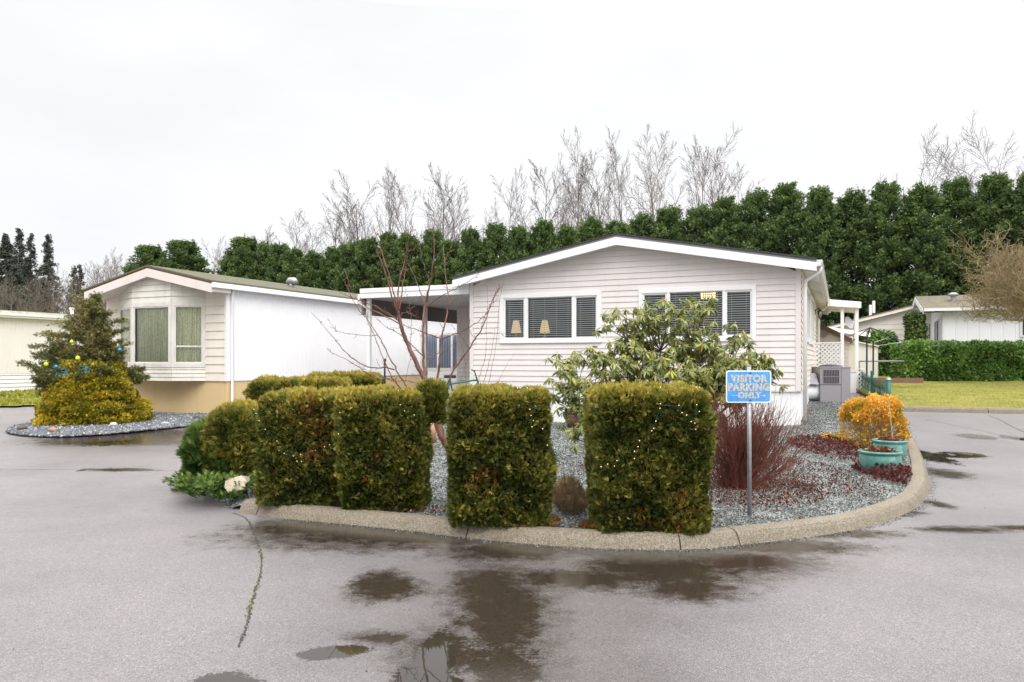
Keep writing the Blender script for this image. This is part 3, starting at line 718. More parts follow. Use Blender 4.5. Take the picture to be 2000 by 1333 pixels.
# interior shell: floor, ceiling, partitions so the windows look into a dim room
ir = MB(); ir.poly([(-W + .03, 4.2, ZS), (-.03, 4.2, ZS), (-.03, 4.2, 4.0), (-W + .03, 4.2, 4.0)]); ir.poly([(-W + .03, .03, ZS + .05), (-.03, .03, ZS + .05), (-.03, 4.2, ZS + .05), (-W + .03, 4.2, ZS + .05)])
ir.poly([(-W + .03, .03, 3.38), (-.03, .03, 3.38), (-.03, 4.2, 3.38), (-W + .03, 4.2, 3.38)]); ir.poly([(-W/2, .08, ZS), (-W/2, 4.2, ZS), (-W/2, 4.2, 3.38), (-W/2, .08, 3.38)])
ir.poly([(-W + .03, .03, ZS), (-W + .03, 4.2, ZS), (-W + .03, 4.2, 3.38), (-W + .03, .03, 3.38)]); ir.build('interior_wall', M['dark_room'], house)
# windows
pl = [(on_front(a, HO), on_front(b, HO)) for a, b in ((985, 1026), (1031, 1118), (1123, 1167))]
pr = [(on_front(a, HO), on_front(b, HO)) for a, b in ((1256, 1303), (1308, 1412), (1417, 1469))]
window(house, *wl, pl); window(house, *wr, pr)
# skirting
def ribbed(x0, x1, z0, z1, y, pitch=.10, dep=.006, frame=None):
    frame = frame or (lambda x, o_, z: (x, y - o_, z)); mb = MB(); n = max(1, int((x1 - x0) / pitch)); p_ = (x1 - x0) / n
    for i in range(n):
        a = x0 + i * p_
        for (u0, o0, u1, o1) in ((0, 0, .08, dep), (.08, dep, .88, dep), (.88, dep, .96, 0), (.96, 0, 1, 0)):
            mb.poly([frame(a + u0 * p_, o0, z0), frame(a + u1 * p_, o1, z0), frame(a + u1 * p_, o1, z1), frame(a + u0 * p_, o0, z1)])
    return mb
ribbed(-W, 0, -.2, ZS - .015, .03, .2).build('skirting', M['white'], house)
ribbed(.03, LEN, -.2, ZS - .015, 0, .2, frame=lambda x, o_, z: (-.03 + o_, x, z)).build('skirting', M['white'], house)
MB().box(-W, .01, -.01, .03, ZS - .02, ZS).build('starter_trim', M['white'], house)
# roof
FO, SO = .34, .30   # gable and eave overhang
def roofz(x): return 4.12 + .12 + .05 - SL * abs(x + W / 2)
RB = MB()
for s in (-1, 1):
    xe = -W / 2 + s * (W / 2 + SO); xm = -W / 2; ze = roofz(xe); zm = roofz(xm)
    y0, y1 = -FO - .02, LEN + .3
    RB.hexa([(xm, y0, zm - .012), (xe, y0, ze - .012), (xe, y1, ze - .012), (xm, y1, zm - .012), (xm, y0, zm + .02), (xe, y0, ze + .02), (xe, y1, ze + .02), (xm, y1, zm + .02)])
rf = RB.build('roof', M['shingle'], house)
fb = MB(); db = MB(); sf = MB()
for s in (-1, 1):
    xe = -W / 2 + s * (W / 2 + SO); xm = -W / 2; ze = roofz(xe); zm = roofz(xm)
    def slab(mb, y0, y1, a, b):
        mb.hexa([(xm, y0, zm + a), (xe, y0, ze + a), (xe, y1, ze + a), (xm, y1, zm + a), (xm, y0, zm + b), (xe, y0, ze + b), (xe, y1, ze + b), (xm, y1, zm + b)])
    slab(db, -FO + .004, -FO + .04, -.065, -.013); slab(fb, -FO - .012, -FO + .03, -.235, -.066)
    # sloping gable soffit back to the wall
    sf.poly([(xm, -FO + .03, zm - .20), (xe, -FO + .03, ze - .20), (xe, .0, ze - .20), (xm, .0, zm - .20)])
    # eave soffit along the sides
    xw = -W / 2 + s * W / 2
    sf.poly([(xw, 0, ZE - .02), (xe, 0, ze - .21), (xe, LEN, ze - .21), (xw, LEN, ZE - .02)])
fb.build('fascia', M['white'], rf, bevel=.004); db.build('drip_edge', M['shingle_edge'], rf); sf.build('soffit', M['white_dirty'], rf)
# gutter with K profile along the right eave
xe = SO; ze = roofz(xe)
gp = [(0, -.015), (.10, -.015), (.115, -.05), (.09, -.085), (.075, -.13), (0, -.13)]
g = MB(); y0, y1 = -FO + .02, LEN
for (a, b) in zip(gp, gp[1:] + gp[:1]): g.poly([(xe + a[0], y0, ze + a[1]), (xe + b[0], y0, ze + b[1]), (xe + b[0], y1, ze + b[1]), (xe + a[0], y1, ze + a[1])])
g.poly([(xe + a[0], y0, ze + a[1]) for a in gp]); g.poly([(xe + a[0], y1, ze + a[1]) for a in gp][::-1])
gt = g.build('gutter', M['gutter'], rf)
MB().box(xe - .02, xe - .001, -FO + .03, LEN, ze - .21, ze - .014).build('eave_board', M['white_dirty'], rf)
MB().tube([(xe + .06, .02, ze - .12), (xe + .05, .03, ze - .2), (.10, .05, ze - .36), (.075, .05, ze - .45), (.075, .05, .35)], .038, 8).build('downspout', M['white'], house, smooth=True)
MB().tube([(xe + .06, 10.2, ze - .12), (xe + .05, 10.2, ze - .22), (.12, 10.2, ze - .40), (.08, 10.2, ze - .5), (.08, 10.2, .6)], .04, 8).build('downspout', M['white'], house, smooth=True)
# wall lantern on the side
ln = empty('wall_lantern', HO + UX * .16 + DY * 8.6 + Vector((0, 0, 2.95)), ANG, 'black carriage lantern on the side wall under the right eave', 'lantern')
MB().box(-.16, -.13, -.05, .05, .0, .16).tube([(-.14, 0, .12), (-.05, 0, .2), (0, 0, .17)], .012, 6).build('bracket', M['black'], ln)
MB().lathe([(.02, .17), (.085, .10), (.08, .09)], n=6).build('cap', M['black'], ln)
c_ = MB()
for k in range(6):
    t_ = k * math.pi / 3; c_.tube([(.075 * math.cos(t_), .075 * math.sin(t_), .09), (.045 * math.cos(t_), .045 * math.sin(t_), -.10)], .008, 4)
c_.lathe([(.05, -.10), (.02, -.14), (.0, -.17)], n=6); c_.build('cage', M['black'], ln)
MB().lathe([(.066, .085), (.04, -.095)], n=6).build('glass_shade', M['glass'], ln)
# lamps and chandelier inside
M['shade'] = plain('lampshade', (.7, .55, .32), .8, emit=(1, .72, .38), estr=.85)
M['crystal'] = plain('crystal_glow', (1, .8, .5), .3, emit=(1, .75, .38), estr=2.5)
M['lampbase'] = plain('ceramic_lamp_base', (.35, .30, .22), .3)
def lamp(px, off, label):
    x = on_front(px, HO, off); Y = HO.y + DY.y * off + UX.y * x; zt_ = CAMH - (626 - HZ) / F * Y; s = Y / F
    r = empty('table_lamp', HO + UX * x + DY * off + Vector((0, 0, ZS + .05)), ANG, label, 'table lamp', 'lit table lamps behind the left blinds'); zt_ -= ZS + .05
    h = 24 * s
    MB().lathe([(5.5 * s, zt_), (10 * s, zt_ - h)], n=24).build('lamp_shade', M['shade'], r, smooth=True)
    MB().lathe([(.0, zt_ - h + .02), (.02, zt_ - h), (.015, zt_ - h - .06), (.05, zt_ - h - .12), (.06, zt_ - h - .22), (.03, zt_ - h - .32), (.07, zt_ - h - .36), (.07, zt_ - h - .37)], n=16).build('lamp_base', M['lampbase'], r, smooth=True)
    MB().box(-.22, .22, -.22, .22, zt_ - h - .41, zt_ - h - .37).box(-.2, -.16, -.2, -.16, 0, zt_ - h - .41).box(.16, .2, -.2, -.16, 0, zt_ - h - .41).box(-.2, -.16, .16, .2, 0, zt_ - h - .41).box(.16, .2, .16, .2, 0, zt_ - h - .41).build('side_table', M['brown_trim'], r)
lamp(1008, .9, 'left of the two lit table lamps behind the blinds, in the narrow left pane')
lamp(1064, 1.4, 'right of the two lit table lamps behind the blinds, in the wide middle pane')
x = on_front(1383, HO, 1.5); Y = HO.y + DY.y * 1.5 + UX.y * x; zc = CAMH - (574 - HZ) / F * Y
ch = empty('chandelier', HO + UX * x + DY * 1.5 + Vector((0, 0, zc)), ANG, 'lit crystal chandelier seen through the right front window', 'chandelier')
c_ = MB()
for k in range(22):
    t_ = k * 2 * math.pi / 22; c_.tube([(.16 * math.cos(t_), .16 * math.sin(t_), .05), (.15 * math.cos(t_), .15 * math.sin(t_), -.06 - .05 * (k % 2))], .010, 4)
c_.build('crystal', M['crystal'], ch); MB().tube([(0, 0, .05), (0, 0, 3.37 - zc)], .01, 6).lathe([(.17, .05), (.17, .065), (0, .07)]).build('frame', M['lampbase'], ch)

# ------------------------------------------------------------------ carport on the left of the main house
cp = empty('carport', HO + UX * (-W), ANG, 'white flat-roofed carport on the left side of the beige home', 'carport')
CW = 3.15; ZC = 3.15
MB().box(-CW, -.005, -.02, 9, ZC + .02, ZC + .20).build('roof', M['white'], cp)
MB().box(-CW + .06, -.02, .08, 8.9, ZC, ZC + .019).build('ceiling', M['ceiling'], cp)
f = MB(); f.box(-CW - .02, -.01, -.07, -.021, ZC + .13, ZC + .245); f.box(-CW - .02, -.01, -.055, -.021, ZC - .005, ZC + .128); f.build('fascia', M['white'], cp, bevel=.008)
MB().box(-CW - .012, -CW + .05, 0, 9, ZC - .42, ZC + .019).build('side_panel', M['valance'], cp)
MB().box(-CW - .03, -CW - .014, -.02, 9, ZC + .0, ZC + .22).build('side_fascia', M['white'], cp)
for y_ in (.15, 3.0, 5.9, 8.5):
    z_ = float(G(*(HO + UX * (-W - CW + .12) + DY * y_)[:2])) - .05
    MB().box(-CW + .07, -CW + .17, y_ - .05, y_ + .05, z_, ZC - .001).build('post', M['white'], cp, bevel=.008)
MB().tube([(-CW + .0, -.12, ZC + .1), (-CW - .03, -.12, ZC - .1), (-CW + .12, .06, ZC - .25), (-CW + .12, .04, ZC - .5)], .03, 8).build('downspout', M['gutter'], cp, smooth=True)
# recessed wing of the house under the carport and the enclosed porch behind it
yw = 3.7
xa = on_front(893, HO, yw) + W
wing = empty('entry_wing', HO + UX * (-W), ANG, 'short siding wall set back under the carport beside the beige home', 'wall')
siding('siding', M['siding'], wing, (xa, -.005), .95, lambda x: ZC - .005, lip=.04, frame=lambda x, o_, z: (x, yw - o_, z))
MB().box(xa, -.01, yw + .01, yw + 4, -.1, ZC - .01).build('wall', M['siding'], wing)
MB().box(xa, -.01, yw - .012, yw + .009, .0, .94).build('skirting', M['white'], wing)
yp = 5.9; HL = HO + UX * (-W)
xp0 = on_front(822, HL, yp); xp1 = on_front(893, HL, yp) + .3
pz = lambda py: front_z(860, py, HL, yp)
porch = empty('enclosed_porch', HL + DY * yp, ANG, 'white enclosed porch with blue vertical blinds at the back of the carport', 'porch')
zt_ = pz(651); zb_ = pz(719)
siding('siding', M['white'], porch, (xp0, xp1), .2, lambda x: zb_ - .1, frame=lambda x, o_, z: (x, -o_, z))
MB().box(xp0, xp1, -.02, .0, zt_ - .07, zt_).box(xp0, xp1, -.02, .0, zb_ - .1, zb_).box(xp0, xp0 + .12, -.03, .0, .2, zt_).build('frame', M['white_dirty'], porch)
M['vblind'] = None
m, t, p = newmat('vertical_blinds'); co = objco(t)
wv = nd(t, 'ShaderNodeTexWave', {'Vector': co, 'Scale': 3.2, 'Distortion': .3}, bands_direction='X')
t.links.new(ramp(t, wv.outputs[1], [(.2, (.20, .24, .38)), (.8, (.42, .46, .60))]), p.inputs['Base Color']); M['vblind'] = m
xs_ = np.linspace(xp0 + .12, xp1, 4)
for a, b in zip(xs_[:-1], xs_[1:]):
    wn = MB().box(a, a + .07, -.03, .005, zb_, zt_ - .07).build('window', M['white'], porch)
    MB().poly([(a + .07, 0, zb_), (b, 0, zb_), (b, 0, zt_ - .07), (a + .07, 0, zt_ - .07)]).build('pane', M['glass'], wn)
    MB().poly([(a + .07, .06, zb_), (b, .06, zb_), (b, .06, zt_ - .07), (a + .07, .06, zt_ - .07)]).build('blind', M['vblind'], wn)
MB().box(xp0, xp1, .1, .14, .2, zt_).build('wall', M['siding'], porch)

# ------------------------------------------------------------------ left home
LO = Vector((-6.96, 18.0, 0)); LW = 4.25; LL = 13.0
lh = empty('mobile_home', LO, ANG, 'narrow cream mobile home with bay window, mossy roof and tan skirting', 'mobile home')
lz = lambda px, py, off=0: front_z(px, py, LO, off)
ZS2 = 1.04; ZE2 = 3.27
wall_l = lambda x: ZE2 + .17 * (LW / 2 - abs(x + LW / 2))
siding('siding', M['siding_cream'], lh, (-.69, 0), ZS2, lambda x: ZE2, step=.205, lip=.02)
siding('siding', M['siding_cream'], lh, (-LW, -3.70), ZS2, lambda x: ZE2, step=.205, lip=.02)
MB().box(-3.78, -.62, .005, .03, ZS2, ZE2 + .3).build('wall', M['siding_cream'], lh)
ribbed(0.02, LL, ZS2, ZE2 + .08, 0, .10, .008, frame=lambda x, o_, z: (o_, x, z)).build('side_wall', M['white_metal'], lh)
MB().box(-.05, .012, -.03, .02, ZS2, ZE2).build('corner_trim', M['white'], lh)
ribbed(-LW, -.01, -.1, ZS2 - .005, .02, .09, .005).build('skirting', M['tan_skirt'], lh)
ribbed(.0, LL, -.1, ZS2 - .005, 0, .3, .004, frame=lambda x, o_, z: (-.02 + o_, x, z)).build('skirting', M['tan_skirt'], lh)
# bay
bp = [(-.69, 0), (-1.35, -.45), (-2.73, -.45), (-3.75, -.01)]
bay = empty('bay_window', (0, 0, 0)); bay.parent = lh
wz0, wz1 = 1.42, 2.98
for k in range(3):
    a = Vector((*bp[k+1], 0)); b = Vector((*bp[k], 0)); L_ = (b - a).length; d_ = (b - a).normalized(); n_ = Vector((d_.y, -d_.x, 0))
    fr_ = (lambda x, o_, z, a=a, d_=d_, n_=n_: tuple(a + d_ * x + n_ * o_ + Vector((0, 0, z))))
    siding('siding', M['siding_white'], bay, (0, L_), ZS2, lambda x: wz0 - .05, step=.095, lip=.015, frame=fr_)
    siding('siding', M['siding_white'], bay, (0, L_), wz1, (lambda x, fr_=fr_: 3.24 + .22 * 2.12 + .14 - .22 * abs(fr_(x, 0, 0)[0] + 1.98) - .10), step=.15, lip=.020, frame=fr_)
    def bx(mb, x0, x1, o0, o1, z0, z1):
        P_ = [fr_(x0, o1, z0), fr_(x1, o1, z0), fr_(x1, o0, z0), fr_(x0, o0, z0), fr_(x0, o1, z1), fr_(x1, o1, z1), fr_(x1, o0, z1), fr_(x0, o0, z1)]; mb.hexa(P_)
    f = MB(); e_ = .075
    bx(f, 0, L_, -.02, .02, wz1 - .09, wz1); bx(f, 0, L_, -.02, .022, wz0 - .05, wz0 + .06); bx(f, 0, e_, -.02, .018, wz0 + .06, wz1 - .09); bx(f, L_ - e_, L_, -.02, .018, wz0 + .06, wz1 - .09)
    if k != 1: bx(f, e_, L_ - e_, -.01, .012, wz0 + .45, wz0 + .49)
    wn = f.build('window', M['white_dirty'], bay, bevel=.005)
    s = MB(); za, zb2 = wz0 + .06, wz1 - .09
    bx(s, e_, e_ + .03, -.012, .008, za, zb2); bx(s, L_ - e_ - .03, L_ - e_, -.012, .008, za, zb2); bx(s, e_ + .03, L_ - e_ - .03, -.012, .008, za, za + .03); bx(s, e_ + .03, L_ - e_ - .03, -.012, .008, zb2 - .03, zb2)
    s.build('sash', M['siding_white'], wn)
    MB().poly([fr_(e_, -.004, za), fr_(L_ - e_, -.004, za), fr_(L_ - e_, -.004, zb2), fr_(e_, -.004, zb2)]).build('pane', M['glass'], wn)
    cu = MB(); nf = 60
    for i in range(nf):
        x0_, x1_ = e_ + (L_ - 2 * e_) * i / nf, e_ + (L_ - 2 * e_) * (i + 1) / nf; o0, o1 = -.09 + .018 * math.sin(i * 1.15), -.09 + .018 * math.sin((i + 1) * 1.15)
        cu.poly([fr_(x0_, o0, za), fr_(x1_, o1, za), fr_(x1_, o1, zb2), fr_(x0_, o0, zb2)])
    cu.build('curtain', M['curtain'], wn, smooth=True)
MB().poly([(*q, ZS2) for q in bp]).build('bay_floor', M['siding_white'], bay)
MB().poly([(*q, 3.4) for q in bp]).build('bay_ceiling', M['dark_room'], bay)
# roof
FO2 = .62; RX = -1.98; SL2 = .22; xl, xr = -LW - .02, .14; ZR = 3.24
rz2 = lambda x: ZR + SL2 * (abs((xr if x > RX else xl) - RX) - abs(x - RX)) + .14
rb = MB(); ff = MB(); bt = MB(); so_ = MB(); zR = rz2(RX) ; zL_ = ZR + .14
for xe in (xl, xr):
    y0, y1 = -FO2 - .02, LL + .2; ze = zR - SL2 * abs(xe - RX) if xe == xr else zR - SL2 * abs(xe - RX) * 1.0
    def slab2(mb, y0, y1, a, b, ze=ze, xe=xe): mb.hexa([(RX, y0, zR + a), (xe, y0, ze + a), (xe, y1, ze + a), (RX, y1, zR + a), (RX, y0, zR + b), (xe, y0, ze + b), (xe, y1, ze + b), (RX, y1, zR + b)])
    slab2(rb, y0, y1, -.02, .025); slab2(bt, -FO2 + .002, -FO2 + .03, -.06, -.021); slab2(ff, -FO2 - .015, -FO2 + .02, -.27, -.061)
    so_.poly([(RX, -FO2 + .02, zR - .24), (xe, -FO2 + .02, ze - .24), (xe, .0, ze - .24), (RX, .0, zR - .24)])
ze2 = zR - SL2 * abs(xr - RX)
rf2 = rb.build('roof', M['mossroof'], lh); ff.build('fascia', M['pink_fascia'], rf2, bevel=.004); bt.build('edge_trim', M['brown_trim'], rf2); so_.build('soffit', M['white_dirty'], rf2)
MB().box(.015, xr - .06, 0.02, LL, ze2 - .09, ze2 - .07).build('eave_soffit', M['white_metal'], rf2)
MB().box(.0, xr - .01, -FO2 + .02, 0.0, ze2 - .25, ze2 - .13).build('eave_return', M['pink_fascia'], rf2)
MB().box(xr - .06, xr + .06, -FO2 + .01, LL, ze2 - .15, ze2 - .03).build('gutter', M['white_metal'], rf2, bevel=.01)
MB().tube([(.10, .12, ze2 - .15), (.06, .12, ze2 - .25), (.06, .12, .45), (.03, .05, .38), (-.02, -.05, .36)], .035, 8).build('downspout', M['white'], lh, smooth=True)
v_ = empty('roof_vent', LO + UX * (-1.1) + DY * 3.6 + Vector((0, 0, zR - SL2 * .9)), ANG, 'grey metal roof vent on the mossy roof', 'roof vent')
MB().tube([(0, 0, -.05), (0, 0, .14)], .07, 12).build('pipe', M['steel'], v_, smooth=True)
MB().tube([(-.14, 0, .14), (-.05, 0, .20), (.08, 0, .20), (.17, 0, .13)], [.08, .11, .11, .09], 12).build('hood', M['steel'], v_, smooth=True)

# ------------------------------------------------------------------ far left home
FO_ = at(150, HZ, 34.5); FO_.z = 0
k0 = 26.0 * (-1.0)
P0 = Vector(((0 - 1000) / F * 26.0, 26.0, 0))
fo = P0 - DY * 5.0
fh = empty('mobile_home', fo, ANG, 'long beige ribbed metal mobile home with pale flat roof at far left', 'mobile home')
zt3 = CAMH - (619 - HZ) / F * 26; zs3 = CAMH - (731 - HZ) / F * 26
FL = 10.5
ribbed(0, FL, zs3, zt3, 0, .13, .010, frame=lambda x, o_, z: (o_, x, z)).build('side_wall', M['beige_metal'], fh)
siding('skirting', M['white'], fh, (0, FL), -.1, lambda x: zs3 - .01, step=.14, lip=.03, frame=lambda x, o_, z: (o_, x, z))
MB().box(-4.2, -.02, 0, FL - .01, 0, zt3).build('wall', M['beige_metal'], fh)
MB().hexa([(-4.4, -.2, zt3 + .2), (.22, -.2, zt3 + .12), (.22, FL + .2, zt3 + .12), (-4.4, FL + .2, zt3 + .2), (-4.4, -.2, zt3 + .27), (.22, -.2, zt3 + .22), (.22, FL + .2, zt3 + .22), (-4.4, FL + .2, zt3 + .27)]).build('roof', M['lightroof'], fh)
MB().box(.02, .20, -.2, FL + .2, zt3 - .02, zt3 + .12).box(.02, .24, -.2, FL + .2, zt3 + .05, zt3 + .119).build('fascia', M['white'], fh)
MB().tube([(-.9, 8.3, zt3 + .2), (-.9, 8.3, zt3 + .5)], .06, 10).tube([(-.9, 8.3, zt3 + .5), (-.9, 8.3, zt3 + .56)], .10, 10).build('roof_vent', M['white'], fh)

# ------------------------------------------------------------------ right side canopy, lattice, air conditioner
D0 = 9.8
cn = empty('side_canopy', HO + DY * D0, ANG, 'white flat canopy on slim posts beside the right wall of the beige home', 'canopy')
x1c = on_front(1680, HO, D0); zc1 = front_z(1680, 592, HO, D0)
MB().hexa([(.36, -.02, zc1 + .0), (x1c, -.02, zc1 - .10), (x1c, 4, zc1 - .10), (.36, 4, zc1 + .0), (.36, -.02, zc1 + .12), (x1c, -.02, zc1 + .0), (x1c, 4, zc1 + .0), (.36, 4, zc1 + .12)]).build('roof', M['white'], cn)
MB().hexa([(.34, -.06, zc1 - .08), (x1c + .03, -.06, zc1 - .17), (x1c + .03, -.021, zc1 - .17), (.34, -.021, zc1 - .08), (.34, -.06, zc1 + .14), (x1c + .03, -.06, zc1 + .03), (x1c + .03, -.021, zc1 + .03), (.34, -.021, zc1 + .14)]).build('fascia', M['white'], cn, bevel=.01)
for px_ in (1645, 1673.5):
    x_ = on_front(px_, HO, D0 + .1); g_ = float(G(*(HO + UX * x_ + DY * (D0 + .1))[:2]))
    MB().box(x_ - .05, x_ + .05, .05, .15, g_ - .05, zc1 - .101).build('post', M['white'], cn, bevel=.006)
MB().box(x1c - .12, x1c - .03, 3.7, 3.8, .5, zc1 - .10).build('post', M['white'], cn)
def lattice(name, O_, x0, x1, z0, z1, y, label, pitch=.13, w_=.035):
    r = empty(name, O_, ANG, label, 'lattice screen'); mb = MB(); H_ = z1 - z0; Wd = x1 - x0; t_ = .006
    for s, yy in ((1, 0), (-1, .012)):
        c_ = -H_
        while c_ < Wd + (H_ if s < 0 else 0) + H_:
            # line: x = c + s*(z-z0)
            zs_ = []
            za, zb_ = 0, H_
            xa_, xb_ = c_ + s * za, c_ + s * zb_
            lo, hi = (0, Wd)
            if s > 0: za = max(0, lo - c_); zb_ = min(H_, hi - c_)
            else: za = max(0, c_ - hi); zb_ = min(H_, c_ - lo)
            if zb_ > za + .01:
                a = Vector((x0 + c_ + s * za, 0, z0 + za)); b = Vector((x0 + c_ + s * zb_, 0, z0 + zb_)); n_ = Vector((-s, 0, 1)).normalized() * w_ / 2
                n_ = Vector((1, 0, -s)).normalized() * w_ / 2
                y_ = y + yy
                mb.hexa([(a.x - n_.x, y_, a.z - n_.z), (a.x + n_.x, y_, a.z + n_.z), (a.x + n_.x, y_ + t_, a.z + n_.z), (a.x - n_.x, y_ + t_, a.z - n_.z),
                         (b.x - n_.x, y_, b.z - n_.z), (b.x + n_.x, y_, b.z + n_.z), (b.x + n_.x, y_ + t_, b.z + n_.z), (b.x - n_.x, y_ + t_, b.z - n_.z)])
            c_ += pitch
    mb.build('lattice', M['white'], r)
    MB().box(x0 - .02, x1 + .02, y - .01, y + .025, z1, z1 + .04).build('rail', M['white'], r); MB().box(x0 - .02, x1 + .02, y - .01, y + .025, z0 - .04, z0).build('rail', M['white'], r); return r
xa_, xb_ = on_front(1603, HO, D0 - .0), on_front(1642, HO, D0)
zA, zB = front_z(1620, 671, HO, D0), front_z(1620, 735, HO, D0)
lattice('lattice_screen', HO + DY * (D0 + .06), xa_, xb_, zB, zA, 0, 'tall white lattice panel behind the grey air conditioner')
xa_, xb_ = on_front(1676, HO, D0), on_front(1684, HO, D0)
lattice('lattice_screen', HO + DY * (D0 + .06), xa_, xb_ + .06, .45, front_z(1680, 722, HO, D0), 0, 'narrow white lattice strip beside the green chain-link fence')
xa_, xb_ = on_front(1589, HO, D0 - 2), on_front(1602, HO, D0 - 2)
lattice('lattice_screen', HO + DY * (D0 - 2), xa_, xb_, front_z(1595, 738, HO, D0 - 2), front_z(1595, 672, HO, D0 - 2), 0, 'slim white lattice strip against the side wall of the beige home')
pw = empty('porch_panel', HO + DY * D0, ANG, 'low white porch wall between the air conditioner and the canopy post', 'wall')
xa_, xb_ = on_front(1655, HO, D0), on_front(1672, HO, D0)
MB().box(xa_, xb_, -.3, -.26, .3, front_z(1665, 727, HO, D0)).build('panel', M['white'], pw); MB().box(xa_, xb_ + .02, -.32, -.24, front_z(1665, 727, HO, D0), front_z(1665, 723, HO, D0)).build('rail', M['pink_fascia'], pw)
# air conditioner
YA = 19.0; a0 = at(1602, HZ, YA); za_b = CAMH - (794 - HZ) / F * YA; za_t = CAMH - (719 - HZ) / F * YA
ac = empty('air_conditioner', (a0.x, a0.y, za_b), R(-6), 'boxy grey outdoor air conditioner with louvred grille beside the house', 'air conditioner')
hA = za_t - za_b; wA = 57 / F * YA
MB().box(0, wA * .69, 0, .75, .07, hA).build('cabinet', M['ac'], ac, bevel=.012); MB().box(wA * .695, wA, 0, .75, .07, hA).build('side_cabinet', M['ac'], ac, bevel=.012)
MB().box(-.02, wA * .72, -.02, .77, 0, .068).build('base_rail', M['white_metal'], ac); MB().box(wA * .12, wA * .42, -.026, -.021, .015, .05).build('rail_slot', M['acdark'], ac)
MB().box(-.015, wA + .01, -.015, .765, hA + .001, hA + .03).build('lid', M['ac'], ac, bevel=.01); MB().lathe([(.30, hA + .03), (.27, hA + .06), (.10, hA + .085), (0, hA + .09)], c=(wA * .5, .38, 0)).build('fan_guard', M['acdark'], ac)
gx0, gx1, gz0, gz1 = wA * .10, wA * .62, hA * .60, hA * .95
MB().box(gx0, gx1, -.006, -.001, gz0, gz1).build('grille', M['acdark'], ac)
f = MB()
for k in range(11): x_ = gx0 + (gx1 - gx0) * k / 10; f.box(x_ - .004, x_ + .004, -.016, -.007, gz0, gz1)
f.box(gx0, gx1, -.02, -.017, (gz0 + gz1) / 2 - .006, (gz0 + gz1) / 2 + .006); f.build('louvre', M['ac'], ac); MB().box(0, wA * .69, -.004, -.0005, hA * .555, hA * .57).build('panel_seam', M['acdark'], ac)
du = empty('duct', (a0.x - .45, a0.y + .3, za_b), 0, 'silver insulated duct between the house and the air conditioner', 'duct')
MB().tube([(-.1, 0, .33), (.2, 0, .38), (.5, 0, .36)], .23, 16).build('sleeve', M['white_metal'], du, smooth=True); MB().hexa([(-.25, -.3, .60), (.42, -.3, .56), (.42, .3, .56), (-.25, .3, .60), (-.25, -.1, .85), (.42, -.1, .85), (.42, .1, .85), (-.25, .1, .85)]).build('cover', M['ac'], du)
br = empty('brick', gpt(1574, 812), ANG, 'red brick lying at the foot of the house corner', 'brick'); MB().box(-.09, .09, -.05, .05, .03, .15).build('block', plain('red_brick', (.28, .09, .06), .8), br, bevel=.01)

# ------------------------------------------------------------------ visitor parking sign
g = gpt(1463, 1006, .10); s7 = g.y / F
sg = empty('parking_sign', (g.x, g.y, g.z - .03), R(2), 'blue VISITOR PARKING ONLY sign on a galvanised post in the gravel bed', 'sign')
zb0 = g.z - .03; Zp = lambda py: CAMH - (py - HZ) * s7 - zb0; Xp = lambda px: (px - 1463) * s7
pst = MB().tube([(Xp(1464), 0, -.05), (Xp(1463), 0, Zp(716))], .020, 12).build('post', M['steel'], sg, smooth=True)
MB().lathe([(.021, 0), (.021, .012), (.0, .016)], c=(Xp(1463), 0, Zp(716)), n=12).build('cap', M['steel'], sg)
def rrect(x0, x1, z0, z1, r, y, n=6):
    P = []
    for cx, cz, a0_ in ((x1 - r, z1 - r, 0), (x0 + r, z1 - r, 90), (x0 + r, z0 + r, 180), (x1 - r, z0 + r, 270)):
        for i in range(n + 1): a = R(a0_ + 90 * i / n); P.append((cx + r * math.cos(a), y, cz + r * math.sin(a)))
    return P
def plate(x0, x1, z0, z1, r, y0, y1, name, mat, parent):
    mb = MB(); A = rrect(x0, x1, z0, z1, r, y0); B = rrect(x0, x1, z0, z1, r, y1); mb.poly(A[::-1]) ; mb.poly(B); n = len(A)
    for i in range(n): mb.poly([A[i], A[(i+1) % n], B[(i+1) % n], B[i]])
    return mb.build(name, mat, parent)
sx0, sx1, sz0, sz1 = Xp(1415.5), Xp(1504.5), Zp(786.5), Zp(724)
pn = plate(sx0, sx1, sz0, sz1, .025, -.030, -.026, 'panel', M['white_metal'], sg)
e_ = .010; plate(sx0 + e_, sx1 - e_, sz0 + e_, sz1 - e_, .018, -.0315, -.0302, 'blue_field', M['blue'], sg)
def text(s, x, z, size, parent, mat, y=-.033, bold=.006, name='lettering', rot=(90, 0, 0), sx=1.0, ext=.0006):
    cu = bpy.data.curves.new(name, 'FONT'); cu.body = s; cu.size = size; cu.align_x = 'CENTER'; cu.align_y = 'CENTER'; cu.offset = bold; cu.extrude = ext; cu.space_character = 1.12
    cu.materials.append(mat); o = bpy.data.objects.new(name, cu); col.objects.link(o); bpy.context.view_layer.update(); me = bpy.data.meshes.new_from_object(o.evaluated_get(bpy.context.evaluated_depsgraph_get())); bpy.data.objects.remove(o); o = bpy.data.objects.new(name, me); col.objects.link(o); o.parent = parent; o.location = (x, y, z); o.rotation_euler = tuple(R(a) for a in rot); o.scale = (sx, 1, 1); return o
cxs = (sx0 + sx1) / 2
text('VISITOR', Xp(1460), Zp(740.5), .090, sg, M['letter'], bold=.0060, sx=.94)
text('PARKING', Xp(1460), Zp(757), .090, sg, M['letter'], bold=.0060, sx=.96)
text('ONLY', Xp(1461), Zp(772.5), .074, sg, M['letter'], bold=.0050, sx=1.0)
